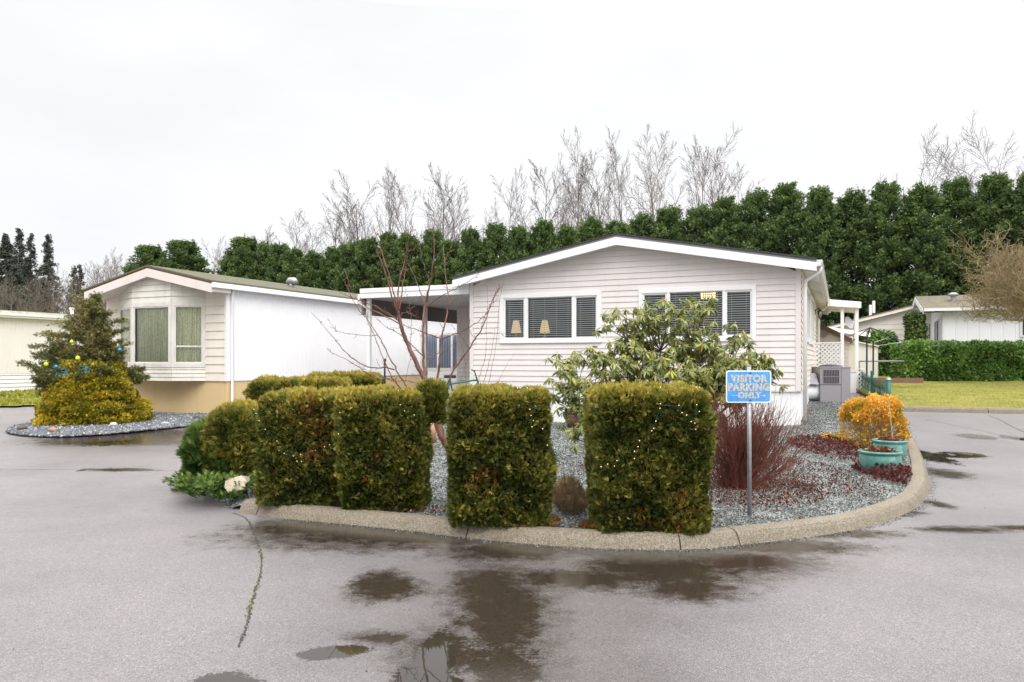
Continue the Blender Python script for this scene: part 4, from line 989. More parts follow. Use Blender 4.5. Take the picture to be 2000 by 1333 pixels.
f = MB(); f.box(Xp(1427), Xp(1440), -.0333, -.0325, Zp(773.0), Zp(771.8)); f.box(Xp(1483), Xp(1491), -.0333, -.0325, Zp(773.5), Zp(772.3)); f.poly([(Xp(1489), -.033, Zp(769.5)), (Xp(1489), -.033, Zp(776)), (Xp(1494), -.033, Zp(772.9))]); f.build('arrow', M['letter'], sg)
for py_ in (729, 782): MB().tube([(Xp(1463), -.04, Zp(py_)), (Xp(1463), -.025, Zp(py_))], .007, 8).build('bolt', M['black'], sg)

# ------------------------------------------------------------------ green chain link fence
fn = empty('chain_link_fence', (0, 0, 0), 0, 'sagging green chain-link fence with privacy slats and one stout post', 'fence')
M['green'] = plain('green_coating', (.012, .12, .095), .45)
pa = at(1735, 747, 17.6); pb = at(1675, 716, 24.5); ga = float(G(pa.x, pa.y)) + .1; gb = float(G(pb.x, pb.y)) + .1
mb = MB(); npan = 34; sags = []
for i in range(npan + 1):
    t_ = i / npan; p_ = pa.lerp(pb, t_); zt_ = pa.z + (pb.z - pa.z) * t_ - .10 * math.sin(math.pi * t_) - (.10 if False else 0); zg = ga + (gb - ga) * t_; sags.append((p_.x, p_.y, zg, zt_))
for i in range(npan):
    a, b = sags[i], sags[i+1]; l = rng.uniform(-.03, .03)
    mb.poly([(a[0] + l, a[1], a[2] + .03), (a[0] * .25 + b[0] * .75 + l, a[1] * .25 + b[1] * .75, b[2] + .03), (a[0] * .25 + b[0] * .75, a[1] * .25 + b[1] * .75, b[3] - .03), (a[0], a[1], a[3] - .03)])
mb.build('privacy_slats', M['green'], fn)
ws = MB()
for fz in np.linspace(0, 1, 8):
    ws.tube([(q[0] - .01, q[1], q[2] * (1 - fz) + q[3] * fz) for q in sags[::3]], .006, 4)
for i in range(0, npan, 1):
    a, b = sags[i], sags[i+1]; ws.tube([(a[0] - .012, a[1], a[2]), (b[0] - .012, b[1], b[3])], .004, 4); ws.tube([(a[0] - .012, a[1], a[3]), (b[0] - .012, b[1], b[2])], .004, 4)
ws.build('wire_mesh', M['green'], fn)
MB().tube([(pa.x, pa.y, ga - .2), (pa.x, pa.y, pa.z + .06)], .06, 14).build('post', M['green'], fn, smooth=True)
MB().lathe([(.067, 0), (.06, .035), (.03, .055), (0, .06)], c=(pa.x, pa.y, pa.z + .055), n=14).build('post_cap', M['steel'], fn, smooth=True)
m_ = pa.lerp(pb, .45); MB().tube([(m_.x, m_.y, ga), (m_.x, m_.y, m_.z + .08)], .04, 10).build('post', M['green'], fn)
MB().tube([(pb.x, pb.y, gb), (pb.x, pb.y, pb.z + .05)], .04, 10).build('post', M['green'], fn)
fr_ = empty('fence_rail', (0, 0, 0), 0, 'thin grey top rail of wire fence running to the laurel hedge', 'fence')
q0 = at(1676, 706, 25.5); q1 = at(1765, 706, 27.0); MB().tube([q0, q1], .03, 8).build('rail', M['steel'], fr_)
for t_ in (0.02,):
    q_ = q0.lerp(q1, t_); MB().tube([(q_.x, q_.y, .5), (q_.x, q_.y, q_.z)], .03, 8).build('post', M['steel'], fr_)
# clothes drying poles and lines
cl = empty('clothesline', (0, 0, 0), 0, 'rotary clothesline with two dark poles behind the green fence', 'clothesline')
for px_, t0_, b0_ in ((1693, 661, 735), (1705.5, 667, 733)):
    a = at(px_, t0_, 25); b = at(px_, b0_, 25); MB().tube([b, a], .028, 8).build('pole', M['black'], cl)
ap = at(1700, 640, 25)
for k, (ex, ey) in enumerate(((1640, 666), (1660, 672), (1735, 660), (1765, 668), (1690, 661), (1712, 660))):
    b = at(ex, ey, 25 + (k % 3 - 1) * .6); MB().tube([ap, ap.lerp(b, .5) + Vector((0, 0, .03)), b], .014, 6).build('arm', M['black'], cl)
for ya, yb_ in (((1640, 666), (1735, 660)), ((1660, 672), (1765, 668))):
    MB().tube([at(*ya, 25), at((ya[0] + yb_[0]) / 2, 676, 25), at(*yb_, 25)], .008, 4).build('line', M['steel'], cl)
MB().tube([ap, at(1693, 662, 25)], .02, 6).build('stem', M['black'], cl)

# ------------------------------------------------------------------ sheds and far houses on the right
def gable_box(name, O_, w_, d_, zg, ze, zr, wallm, roofm, label, cat, over=.2, fasm=None, ridge='d', sid=.15):
    """front gable facing -d (ridge along d); origin = front left corner"""
    r = empty(name, O_, ANG, label, cat); top_ = lambda x: ze + (zr - ze) * (1 - abs(x - w_ / 2) / (w_ / 2))
    siding('front_wall', wallm, r, (0, w_), zg, top_, step=sid, lip=.02)
    siding('side_wall', wallm, r, (0, d_), zg, lambda x: ze, step=sid, lip=.02, frame=lambda x, o_, z: (-o_, x, z))
    MB().box(0.01, w_ - .01, .02, d_, zg, ze).build('wall', wallm, r)
    mb = MB(); fa = MB(); sl_ = (zr - ze) / (w_ / 2)
    for s in (-1, 1):
        xe = w_ / 2 + s * (w_ / 2 + over); z1_ = zr + .05; z0_ = z1_ - sl_ * (w_ / 2 + over)
        for m2, ya, yb_, a, b in ((mb, -over - .02, d_ + over, 0, .05), (fa, -over, -over + .03, -.14, -.001)):
            m2.hexa([(w_/2, ya, z1_ + a), (xe, ya, z0_ + a), (xe, yb_, z0_ + a), (w_/2, yb_, z1_ + a), (w_/2, ya, z1_ + b), (xe, ya, z0_ + b), (xe, yb_, z0_ + b), (w_/2, yb_, z1_ + b)])
    mb.build('roof', roofm, r); fa.build('fascia', fasm or M['white'], r); return r
# tan shed: apex hidden by the house, right slope visible
q = at(1540, HZ, 27.6)
sh1 = gable_box('garden_shed', Vector((q.x, q.y, 0)), 2.05, 3, .3, 2.30, 2.84, M['siding'], M['brownroof'], 'pinkish gable-roofed shed with round vent behind the lattice', 'shed', .12, M['brown_trim'])
vx, vz = at(1608, 651, 26.9).x, at(1608, 651, 26.9).z
vt = MB().lathe([(.17, 0), (.17, .03), (.14, .04), (.0, .03)], n=24).build('vent', M['ac'], sh1); vt.location = (on_front(1608, Vector((q.x, q.y, 0))), -.03, front_z(1608, 651, Vector((q.x, q.y, 0)))); vt.rotation_euler = (R(90), 0, 0)
q = at(1664, HZ, 29.0); O_ = Vector((q.x, q.y, 0)); xw = on_front(1711, O_)
sh2 = empty('storage_shed', O_, ANG, 'small beige metal shed with lean-to roof behind the clothes poles', 'shed'); z1_, z2_ = front_z(1664, 664, O_), front_z(1711, 678, O_)
MB().hexa([(-.8, 0, .4), (xw, 0, .4), (xw, 2, .4), (-.8, 2, .4), (-.8, 0, z1_ + .1), (xw, 0, z2_), (xw, 2, z2_), (-.8, 2, z1_ + .1)]).build('wall', M['siding_cream'], sh2)
MB().hexa([(-.9, -.1, z1_ + .13), (xw + .1, -.1, z2_), (xw + .1, 2.1, z2_), (-.9, 2.1, z1_ + .13), (-.9, -.1, z1_ + .18), (xw + .1, -.1, z2_ + .05), (xw + .1, 2.1, z2_ + .05), (-.9, 2.1, z1_ + .18)]).build('roof', M['siding_cream'], sh2)
MB().box(.12, .92, -.02, -.002, .5, front_z(1690, 679, O_)).build('door', M['beige_metal'], sh2)
# cream house
q = at(1622, HZ, 36); O_ = Vector((q.x, q.y, 0)); wC = (on_front(1780, O_) ) * 2 - on_front(1622, O_) 
wC = on_front(1780, O_) * 2
ch_ = gable_box('mobile_home', O_, wC, 14, .5, front_z(1622, 640, O_), front_z(1780, 601, O_), M['siding_cream'], M['brownroof'], 'cream mobile home with low gable and two roof pipes behind the sheds', 'mobile home', .3, M['siding_cream'], sid=.25)
for px_, t_ in ((1700, 596), (1706.5, 588)):
    xx = on_front(px_, O_, 1.0); zt_ = front_z(px_, t_, O_, 1.0); MB().tube([(xx, 1, zt_ - .6), (xx, 1, zt_)], .07, 10).build('roof_pipe', M['white'], ch_)
q = at(1612, HZ, 31.5); O_ = Vector((q.x, q.y, 0)); x9 = on_front(1700, O_)
lt = empty('patio_cover', O_, ANG, 'white sloping patio roof in front of the cream house', 'patio cover'); za_, zb_ = front_z(1622, 640, O_), front_z(1700, 653, O_)
MB().hexa([(0, 0, za_ - .12), (x9, 0, zb_ - .12), (x9, 3, zb_ - .12), (0, 3, za_ - .12), (0, 0, za_ + .05), (x9, 0, zb_ + .05), (x9, 3, zb_ + .05), (0, 3, za_ + .05)]).build('roof', M['white'], lt)
MB().box(x9 - .15, x9 - .05, .1, .2, .5, zb_ - .12).build('post', M['white'], lt); MB().box(.05, .15, .1, .2, .5, za_ - .121).build('post', M['white'], lt)
sdh = empty('satellite_dish', at(1655, 632, 31.3), R(30), 'grey satellite dish above the patio roof', 'satellite dish')
dd = MB().lathe([(0, 0), (.12, .01), (.22, .05), (.27, .09)], n=24).build('dish', M['ac'], sdh, smooth=True); dd.rotation_euler = (R(70), 0, 0); MB().tube([(0, .02, 0), (0, .1, -.35)], .02, 6).build('mast', M['ac'], sdh)
# white house far right, ridge along u
q = at(1843, HZ, 30); O_ = Vector((q.x, q.y, 0)); ze_ = front_z(1843, 603, O_); zg_ = .7; Dw = 6.6; Lw = 13
wh = empty('mobile_home', O_, ANG, 'white panelled mobile home with brown roof behind the laurel hedge', 'mobile home')
zr_ = CAMH - (584 - HZ) / F * (O_.y + DY.y * Dw / 2 + .3) + .05
ribbed(0, Lw, zg_, ze_ - .02, 0, .40, .02).build('front_wall', M['white_metal'], wh)
mb = MB(); mb.poly([(-.0, 0, zg_), (0, Dw, zg_), (0, Dw, ze_), (0, Dw / 2, zr_ - .12), (0, 0, ze_)]); mb.build('gable_wall', M['white'], wh)
for a, b in ((1.3, 1.9), (2.2, 2.7), (4.3, 4.9), (5.1, 5.7)):
    wn = MB().box(-.05, -.001, a, b, ze_ - 1.75, ze_ - .35).build('window', M['white'], wh); MB().box(-.06, -.051, a + .07, b - .07, ze_ - 1.68, ze_ - .42).build('pane', M['acdark'], wn)
mb = MB(); fa = MB(); sf = MB(); ov = .35; ovg = .75; sl_ = (zr_ - ze_) / (Dw / 2)
for s in (-1, 1):
    ye = Dw / 2 + s * (Dw / 2 + ov); z0_ = zr_ - sl_ * (Dw / 2 + ov)
    mb.hexa([(-ovg, ye, z0_), (Lw, ye, z0_), (Lw, Dw/2, zr_), (-ovg, Dw/2, zr_), (-ovg, ye, z0_ + .06), (Lw, ye, z0_ + .06), (Lw, Dw/2, zr_ + .06), (-ovg, Dw/2, zr_ + .06)])
    fa.hexa([(-ovg - .02, ye, z0_ - .2), (-ovg + .01, ye, z0_ - .2), (-ovg + .01, Dw/2, zr_ - .2), (-ovg - .02, Dw/2, zr_ - .2), (-ovg - .02, ye, z0_ + .03), (-ovg + .01, ye, z0_ + .03), (-ovg + .01, Dw/2, zr_ + .03), (-ovg - .02, Dw/2, zr_ + .03)])
    sf.poly([(-ovg, ye, z0_ - .1), (0, ye, z0_ - .1), (0, Dw/2, zr_ - .1), (-ovg, Dw/2, zr_ - .1)])
r_ = mb.build('roof', M['brownroof'], wh); fa.build('fascia', M['white'], r_); sf.build('soffit', M['white_dirty'], r_); MB().box(-ovg + .02, Lw, -ov - .06, -ov - .001, ze_ - .12, ze_ - .0).build('gutter', M['white'], r_)
MB().box(-.05, .03, -.05, -.021, zg_, ze_).build('corner_trim', M['white'], wh)
x_ = on_front(1992, O_); wn = MB().box(x_, x_ + 1.2, -.06, -.03, ze_ - 1.2, ze_ - .4).build('window', M['white'], wh); MB().box(x_ + .08, x_ + 1.12, -.07, -.061, ze_ - 1.12, ze_ - .48).build('pane', M['acdark'], wn)
xx = on_front(1862, O_, 1.6); MB().tube([(xx, 1.6, ze_ + .2), (xx, 1.6, ze_ + .65)], .10, 10).lathe([(.2, 0), (.22, .06), (.1, .14), (0, .16)], c=(xx, 1.6, ze_ + .62), n=12).build('roof_vent', M['steel'], wh)

# ------------------------------------------------------------------ clipped cedar hedges
SPR = fan(5, 1, .20, 90); SPR3 = fan(3, 1, .30, 70)
def cedar(loc, hx, hy, H, n, label, rz=0, r=.105, size=.045, rust=(), tops=1.0, lean=(0, 0), group='clipped cedar hedges', name='cedar_hedge', mat='cedar', bulge=.042, tmpl=None, vbase=.31, taper=0.0, upw=.55, gold=.42):
    root = empty(name, loc, rz, label, 'hedge', group); n = int(n * 1.9)
    P, Nn = rbox(n, hx, hy, .0, H, r); nz = fnoise(P, 3.2, loc[0]); nz2 = fnoise(P, 9.0, loc[1])
    P = P + Nn * (nz[:, None] * bulge * 1.3 + nz2[:, None] * bulge * .9 - np.abs(rng.normal(0, .028, n))[:, None])
    k = 1 - taper * (P[:, 2] / H); P[:, 0] *= k; P[:, 1] *= k
    fl = 1 + .05 * np.sin(P[:, 2:3] / H * 3.0); P[:, :2] *= fl
    P[:, 0] += lean[0] * (P[:, 2] / H) ** 2; P[:, 1] += lean[1] * (P[:, 2] / H) ** 2; P[:, 2] = np.maximum(P[:, 2], .01)
    D = Nn * .8 + np.array([0, 0, upw]) + rng.normal(0, .45, (n, 3))
    h_ = P[:, 2] / H
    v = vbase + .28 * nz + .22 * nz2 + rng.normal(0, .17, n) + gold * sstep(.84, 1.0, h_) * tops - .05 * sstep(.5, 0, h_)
    v = np.clip(v, 0, .86)
    if mat == 'cedar':
        br_ = rng.uniform(0, 1, n) < .012; v[br_] = rng.uniform(.9, 1, br_.sum())
        for (rx, rz_, rr) in rust:
            m_ = ((P[:, 0] - rx) ** 2 + (P[:, 2] - rz_) ** 2 < rr * rr * rng.uniform(.2, 1.3, n)) & (P[:, 1] < 0) & (rng.uniform(0, 1, n) < .3); v[m_] = rng.uniform(.88, 1, m_.sum())
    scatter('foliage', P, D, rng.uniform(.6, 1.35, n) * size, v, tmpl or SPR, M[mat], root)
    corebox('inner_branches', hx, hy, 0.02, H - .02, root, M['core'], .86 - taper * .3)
    return root
def hedge_px(x0, x1, ytop, ybot, depth, **k):
    gb_ = gpt((x0 + x1) / 2, ybot, .10); Y = gb_.y; x0 += 5; x1 -= 5; H = CAMH - (ytop - HZ) / F * (Y + depth * .55) - gb_.z - .075; hx = (x1 - x0) / 2 / F * (Y + depth * .25) * .95
    return (gb_.x, Y + depth / 2, gb_.z), hx, depth / 2, H
LIGHTS = []
def do_hedge(x0, x1, yt, yb, dep, n, label, bulbs=0, bulb_px=None, **kw):
    loc, hx, hy, H = hedge_px(x0, x1, yt, yb, dep); r_ = cedar(loc, hx, hy, H, n, label, **kw); LIGHTS.append((loc, hx, hy, H, bulb_px or [])); return r_
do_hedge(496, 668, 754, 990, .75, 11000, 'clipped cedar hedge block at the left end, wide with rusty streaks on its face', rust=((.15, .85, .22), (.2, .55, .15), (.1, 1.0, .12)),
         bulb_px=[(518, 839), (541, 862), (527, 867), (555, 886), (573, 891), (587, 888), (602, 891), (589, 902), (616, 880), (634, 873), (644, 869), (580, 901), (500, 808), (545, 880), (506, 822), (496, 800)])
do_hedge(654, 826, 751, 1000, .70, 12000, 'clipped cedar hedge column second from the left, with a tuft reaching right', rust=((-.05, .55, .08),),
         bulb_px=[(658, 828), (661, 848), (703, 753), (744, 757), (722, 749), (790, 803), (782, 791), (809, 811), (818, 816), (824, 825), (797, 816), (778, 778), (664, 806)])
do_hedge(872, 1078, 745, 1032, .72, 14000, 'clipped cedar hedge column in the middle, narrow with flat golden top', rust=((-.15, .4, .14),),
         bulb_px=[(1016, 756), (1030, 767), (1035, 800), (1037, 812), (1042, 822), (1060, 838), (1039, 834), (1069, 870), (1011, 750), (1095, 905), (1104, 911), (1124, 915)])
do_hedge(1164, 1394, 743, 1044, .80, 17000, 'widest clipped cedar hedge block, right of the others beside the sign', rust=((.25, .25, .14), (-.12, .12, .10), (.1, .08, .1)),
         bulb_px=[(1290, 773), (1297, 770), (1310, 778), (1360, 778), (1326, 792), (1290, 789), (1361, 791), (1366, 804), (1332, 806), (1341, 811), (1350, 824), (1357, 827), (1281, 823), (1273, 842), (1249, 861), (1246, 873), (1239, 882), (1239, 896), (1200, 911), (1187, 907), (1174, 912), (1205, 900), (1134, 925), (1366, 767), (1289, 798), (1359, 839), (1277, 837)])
# the tuft that reaches right out of the second column
loc, hx, hy, H, _ = LIGHTS[1]; tf = at(848, 795, loc[1] + .1)
tuft = cedar((tf.x - .02, tf.y, tf.z - .17), .13, .16, .40, 1100, 'small cedar tuft sticking out beside the bent tree trunk', r=.10, size=.07, vbase=.42, name='cedar_tuft', tops=.4)
tuft['category'] = 'shrub'; tuft.children[0].name = 'foliage'
# low hedges at the back left
for (x0, x1, yt, yb, Y, label, dep) in ((492, 682, 734, 0, 12.2, 'low clipped cedar hedge behind the left block, the nearer of the back pair', .9), (600, 742, 725, 0, 14.2, 'low clipped cedar hedge furthest back by the carport', .9)):
    c_ = at((x0 + x1) / 2, yt, Y); gz = float(G(c_.x, Y)) + .08; hx = (x1 - x0) / 2 / F * Y
    cedar((c_.x, Y + .1, gz), hx * .93, dep / 2, c_.z - gz - .08, 6500, label, rz=R(0), r=.16, size=.075)
# rounded shrub left of the first block
gq = gpt(470, 968, .05); Y = gq.y + .75; c_ = at(466, 792, Y)
lshrub = cedar((c_.x, Y, gq.z), .33, .42, c_.z - gq.z, 6000, 'rounded olive cedar shrub between the bright juniper and the first hedge block', r=.30, size=.065, vbase=.40, taper=.12, name='cedar_shrub')
lshrub['category'] = 'shrub'
# bright green juniper bushes
JSP = fan(4, 1, .10, 34)
Y = 8.95; c_ = at(424, 838, Y); gz = float(G(c_.x, Y))
jb = cedar((c_.x, Y, gz), .30, .42, c_.z - gz, 7000, 'bright green upright juniper bush at the far left of the bed', r=.26, size=.105, name='juniper_bush', mat='juniper', tmpl=JSP, vbase=.48, taper=.30, upw=.9, bulge=.16, group='junipers at the left end', gold=.30)
jb['category'] = 'shrub'
jc = empty('creeping_juniper', gpt(440, 985, 0), 0, 'low creeping juniper spilling over the asphalt at the kerb end', 'shrub', 'junipers at the left end')
gq_s = at(464, 943, 7.95); n_ = 3400; sp = [(-.30, .02, .32), (-.02, -.12, .30), (.12, -.10, .26), (.25, .02, .30), (-.05, .30, .46), (-.36, .24, .30), (.30, .25, .3), (-.2, .45, .3), (.08, -.16, .28), (-.42, .5, .3)]
PP = []; DD = []
for (ax_, ay_, rr) in sp:
    for _ in range(12):
        a = rng.uniform(0, 6.28); L_ = rr * rng.uniform(.5, 1.1); d_ = np.array([math.cos(a), math.sin(a), .25]); m_ = 26
        tt = np.linspace(.15, 1, m_); pts = np.array([ax_, ay_, .03]) + d_ * L_ * tt[:, None] + np.array([0, 0, 1]) * (.15 * np.sin(tt * 2.2))[:, None]
        PP.append(pts + rng.normal(0, .012, pts.shape)); DD.append(np.repeat(d_[None], m_, 0) + rng.normal(0, .45, (m_, 3)) + np.array([0, 0, .3]))
PP = np.concatenate(PP); DD = np.concatenate(DD); PP[:, 2] = np.maximum(PP[:, 2], .015); sx_ = gq_s.x - jc.location.x; ok = ~((np.abs(PP[:, 0] - sx_) < .17) & (PP[:, 1] < gq_s.y - jc.location.y + .06) & (PP[:, 2] > .135)); PP = PP[ok]; DD = DD[ok]
scatter('foliage', PP, DD, rng.uniform(.5, 1.3, len(PP)) * .085, np.clip(.38 + PP[:, 2] * 1.2 + rng.normal(0, .24, len(PP)), 0, 1), JSP, M['juniper'], jc)
# number stone
gq = gq_s.copy(); ns_ = empty('number_stone', tuple(gq), R(-6), 'weathered cream stone slab with the number 31 among the junipers', 'house number'); s_ = gq.y / F
mb = MB(); prof = [(-.125, -.035), (-.115, .035), (-.06, .062), (.0, .058), (.07, .066), (.125, .05), (.132, -.01), (.12, -.05), (.09, -.085), (-.09, -.09)]
A = [(x, -.05 + .01 * math.sin(i * 2.1), z) for i, (x, z) in enumerate(prof)]; B = [(x * .9, .05, z * .9) for x, z in prof]; mb.poly(A[::-1]); mb.poly(B)
for i in range(len(A)): mb.poly([A[i], A[(i+1) % len(A)], B[(i+1) % len(A)], B[i]])
m, t, p = newmat('cream_stone'); co = objco(t); t.links.new(ramp(t, noise(t, 14, 6, .7, co), [(.3, (.30, .20, .12)), (.48, (.62, .54, .40)), (.7, (.74, .68, .55))]), p.inputs['Base Color']); p.inputs['Roughness'].default_value = .7; bump(t, p, noise(t, 40, 4, .6, co), .5, .01); M['cstone'] = m
st = mb.build('stone', M['cstone'], ns_, bevel=.012); st.rotation_euler = (R(-8), R(-10), 0)
text('31', .03, .0, .078, ns_, plain('painted_number', (.06, .06, .07), .7), y=-.071, bold=.0015, name='number', rot=(82, -10, 0))

# ------------------------------------------------------------------ strings of fairy lights on the hedges
bulbmb = MB().lathe([(0, -.0045), (.0034, -.0025), (.0042, 0), (.0032, .003), (0, .0045)], n=8); bulb0 = None
names = ['running across the rusty left hedge block', 'on the hedge column with the tuft', 'on the middle hedge column', 'looped over the widest hedge block']
for k, (loc, hx, hy, H, px_) in enumerate(LIGHTS):
    r = empty('string_lights', loc, 0, 'warm fairy lights ' + names[k], 'string lights', 'fairy lights on the hedges'); pts = []
    for (a, b) in px_:
        Yf = loc[1] - hy - .035
        kk = (a - 1000) / F; X = kk * Yf; z_ = CAMH - (b - HZ) / F * Yf
        if z_ > loc[2] + H - .07: Yf = loc[1] - hy * .4; X = kk * Yf; z_ = loc[2] + H + .02
        if abs(X - loc[0]) > hx: Yf = loc[1] - hy * .3; X = kk * Yf; z_ = CAMH - (b - HZ) / F * Yf
        pts.append(Vector((X - loc[0], Yf - loc[1], z_ - loc[2])))
    for p_ in pts:
        if bulb0 is None: bulb0 = bulbmb.build('bulb', M['bulb'], r, smooth=True); o = bulb0
        else: o = bulb0.copy(); col.objects.link(o); o.parent = r
        o.location = p_
    pts.sort(key=lambda q: (round(q.z * 3), q.x)); MB().tube([p_ + Vector((0, .022, -.01)) for p_ in pts], .0012, 4).build('wire', M['green'], r)

# ------------------------------------------------------------------ rhododendron
def rhodo():
    Y0 = 9.9; g0 = at(1275, HZ, Y0); gz = float(G(g0.x, Y0)) + .1
    r = empty('rhododendron', (g0.x, Y0, gz), 0, 'large rhododendron with drooping leaves behind the widest hedge', 'shrub'); lines = []; tips = []
    def add_tip(p, d): tips.append((p, d))
    blobs = [(1185, 690, 0.3, 50, 22), (1130, 730, 0, 55, 40), (1225, 640, 0, 45, 38), (1290, 650, .1, 60, 60), (1350, 640, 0, 50, 50), (1345, 700, -.2, 70, 50), (1420, 690, .1, 60, 45), (1455, 705, -.1, 45, 25), (1235, 720, -.2, 70, 50), (1170, 770, .2, 60, 35), (1110, 775, .1, 40, 30), (1300, 735, -.3, 80, 30), (1480, 720, 0, 22, 18), (1400, 735, -.1, 60, 30), (1120, 800, 0, 35, 16), (1128, 845, -.2, 22, 22), (1430, 760, 0, 60, 40), (1370, 790, 0, 60, 40), (1500, 742, 0, 12, 10), (1265, 612, 0, 30, 16)]
    for (bx_, by_, dy_, rx, rz_) in blobs:
        nn = max(3, int(rx * rz_ / 125)); Yc = Y0 + dy_; c = at(bx_, by_, Yc)
        hub = np.array([c.x - g0.x, Yc - Y0, c.z - gz - rz_ / F * Yc * .6])
        lines.append(bez(np.array([rng.normal(0, .12), rng.normal(0, .12), 0.]), hub, .017, .008))
        for _ in range(nn):
            u = rng.uniform(-1, 1, 3); u /= max(1, np.linalg.norm(u)); p = np.array([c.x - g0.x + u[0] * rx / F * Yc, Yc - Y0 + u[1] * max(rx, 40) / F * Yc, c.z - gz + u[2] * rz_ / F * Yc])
            p[2] = max(p[2], .15); lines.append(bez(hub, p, .007, .0035)); d = unit(p - hub + np.array([0, 0, .35])); add_tip(p, d)
            for _ in range(2):
                q = p + rng.normal(0, .09, 3); q[2] = max(q[2], .12); lines.append(bez(p * .7 + hub * .3, q, .004, .003)); add_tip(q, unit(d + rng.normal(0, .4, 3)))
    tubes('branches', lines, M['trunk'], r, 5)
    P = []; D = []; U = []; vv = []; S = []
    for p, d in tips:
        x, y = perp(d); m_ = rng.integers(8, 12); dv = rng.normal(0, .12)
        for j in range(m_):
            a = 2 * math.pi * j / m_ + rng.uniform(-.3, .3); el_ = rng.uniform(-.95, .35); o_ = x * math.cos(a) + y * math.sin(a)
            dr = unit(o_ * math.cos(el_) + d * math.sin(el_) + np.array([0, 0, -.30])); P.append(p + o_ * .008); D.append(dr); U.append(d); vv.append(np.clip(.40 + dv + rng.normal(0, .16), 0, .85)); S.append(rng.uniform(.7, 1.15) * .112)
        for _ in range(3): P.append(p); D.append(unit(d + rng.normal(0, .3, 3))); U.append(rng.normal(size=3)); vv.append(.97); S.append(.04)
    P, D, U = map(np.array, (P, D, U)); scatter('foliage', P, D, np.array(S), np.array(vv), leaf(1, .29, .34, .05), M['rhodo'], r, upn=-np.cross(D, np.cross(D, U)) * 0 + np.cross(np.cross(D, U), D))
def bez(a, b, r0, r1, n=7, lift=.25):
    a = np.asarray(a, float); b = np.asarray(b, float); L_ = np.linalg.norm(b - a); m_ = (a + b) / 2 + np.array([0, 0, -1]) * L_ * lift * .3 + rng.normal(0, .04 * L_, 3)
    t_ = np.linspace(0, 1, n)[:, None]; pts = (1 - t_) ** 2 * a + 2 * t_ * (1 - t_) * m_ + t_ ** 2 * b; return pts, np.linspace(r0, r1, n)
rhodo()

# ------------------------------------------------------------------ red-twig dogwood
gq = gpt(1447, 955, .08); dw = empty('red_twig_dogwood', gq, 0, 'bare red-twigged dogwood shrub behind the parking sign', 'shrub'); lines = []
for i in range(400):
    a = rng.uniform(0, 6.28); rr = rng.uniform(0, .20) ** 1; x0, y0 = rr * math.cos(a), rr * math.sin(a) * .8; th = rng.normal(.12, .56); ph = rng.normal(0, .30)
    L_ = rng.uniform(.55, 1.18) * (1.0 - .12 * abs(th)); d = unit(np.array([math.sin(th), math.sin(ph), math.cos(th)])); p = np.array([x0 - .03, y0, 0.]); n_ = 8; pts = [p]
    for j in range(n_): d = unit(d + rng.normal(0, .045, 3) + np.array([0, 0, .05])); p = p + d * L_ / n_; pts.append(p)
    lines.append((np.array(pts), np.linspace(.0042, .0016, n_ + 1)))
    for q_ in range(rng.integers(3, 7)):
        j = rng.integers(3, n_); d2 = unit(d + rng.normal(0, .33, 3)); l2 = rng.uniform(.12, .38); lines.append((np.array([pts[j], pts[j] + d2 * l2 * .5, pts[j] + unit(d2 + np.array([0, 0, .2])) * l2]), np.array([.0026, .0022, .0015])))
tubes('twigs', lines, M['dogwood'], dw, 3)
# ------------------------------------------------------------------ spirea
gq = gpt(1707, 884, .09); Ys = gq.y + .45; c_ = at(1706, 779, Ys); sp_ = empty('orange_spirea', (c_.x, Ys, gq.z), 0, 'rounded spirea with orange winter foliage by the teal pots', 'shrub'); Hs = c_.z - gq.z
n_ = 14000; P, Nn = rbox(n_, .40, .42, .26, Hs, .24); nz = fnoise(P, 4.0); P = P + Nn * (nz[:, None] * .13 - np.abs(rng.normal(0, .045, n_))[:, None] + (rng.uniform(0, 1, n_) < .06)[:, None] * rng.uniform(0, .07, n_)[:, None]); P[:, 2] -= .10 * np.abs(rng.normal(0, 1, n_)) * (P[:, 2] < .4); right = sstep(.15, .5, P[:, 0]) * sstep(.75, .3, P[:, 2] / Hs)
k2 = (P[:, 2] < .42) & (P[:, 0] < .2) & (rng.uniform(0, 1, n_) < .75); P = P[~k2]; Nn = Nn[~k2]; nz = nz[~k2]; right = right[~k2]
v = np.clip(.58 + nz * .5 + rng.normal(0, .17, len(P)) - .45 * right - .35 * sstep(.2, .5, -P[:, 0]) * sstep(.7, .95, P[:, 2] / Hs), 0, 1)
scatter('foliage', P, Nn + np.array([0, 0, .3]) + rng.normal(0, .55, P.shape), rng.uniform(.6, 1.3, len(P)) * .034, v, fan(4, 1, .35, 130), M['spirea'], sp_)
lines = []
for i in range(130):
    a = rng.uniform(0, 6.28); r_ = rng.uniform(.02, .22); b_ = np.array([rng.uniform(-.45, .45), rng.uniform(-.4, .4), rng.uniform(.4, Hs - .1)]); lines.append(bez([r_ * math.cos(a), r_ * math.sin(a), 0], b_, .006, .003))
M['tanstem'] = bark('tan_stems', (.38, .28, .15), (.55, .42, .25)); tubes('stems', lines, M['tanstem'], sp_, 4)
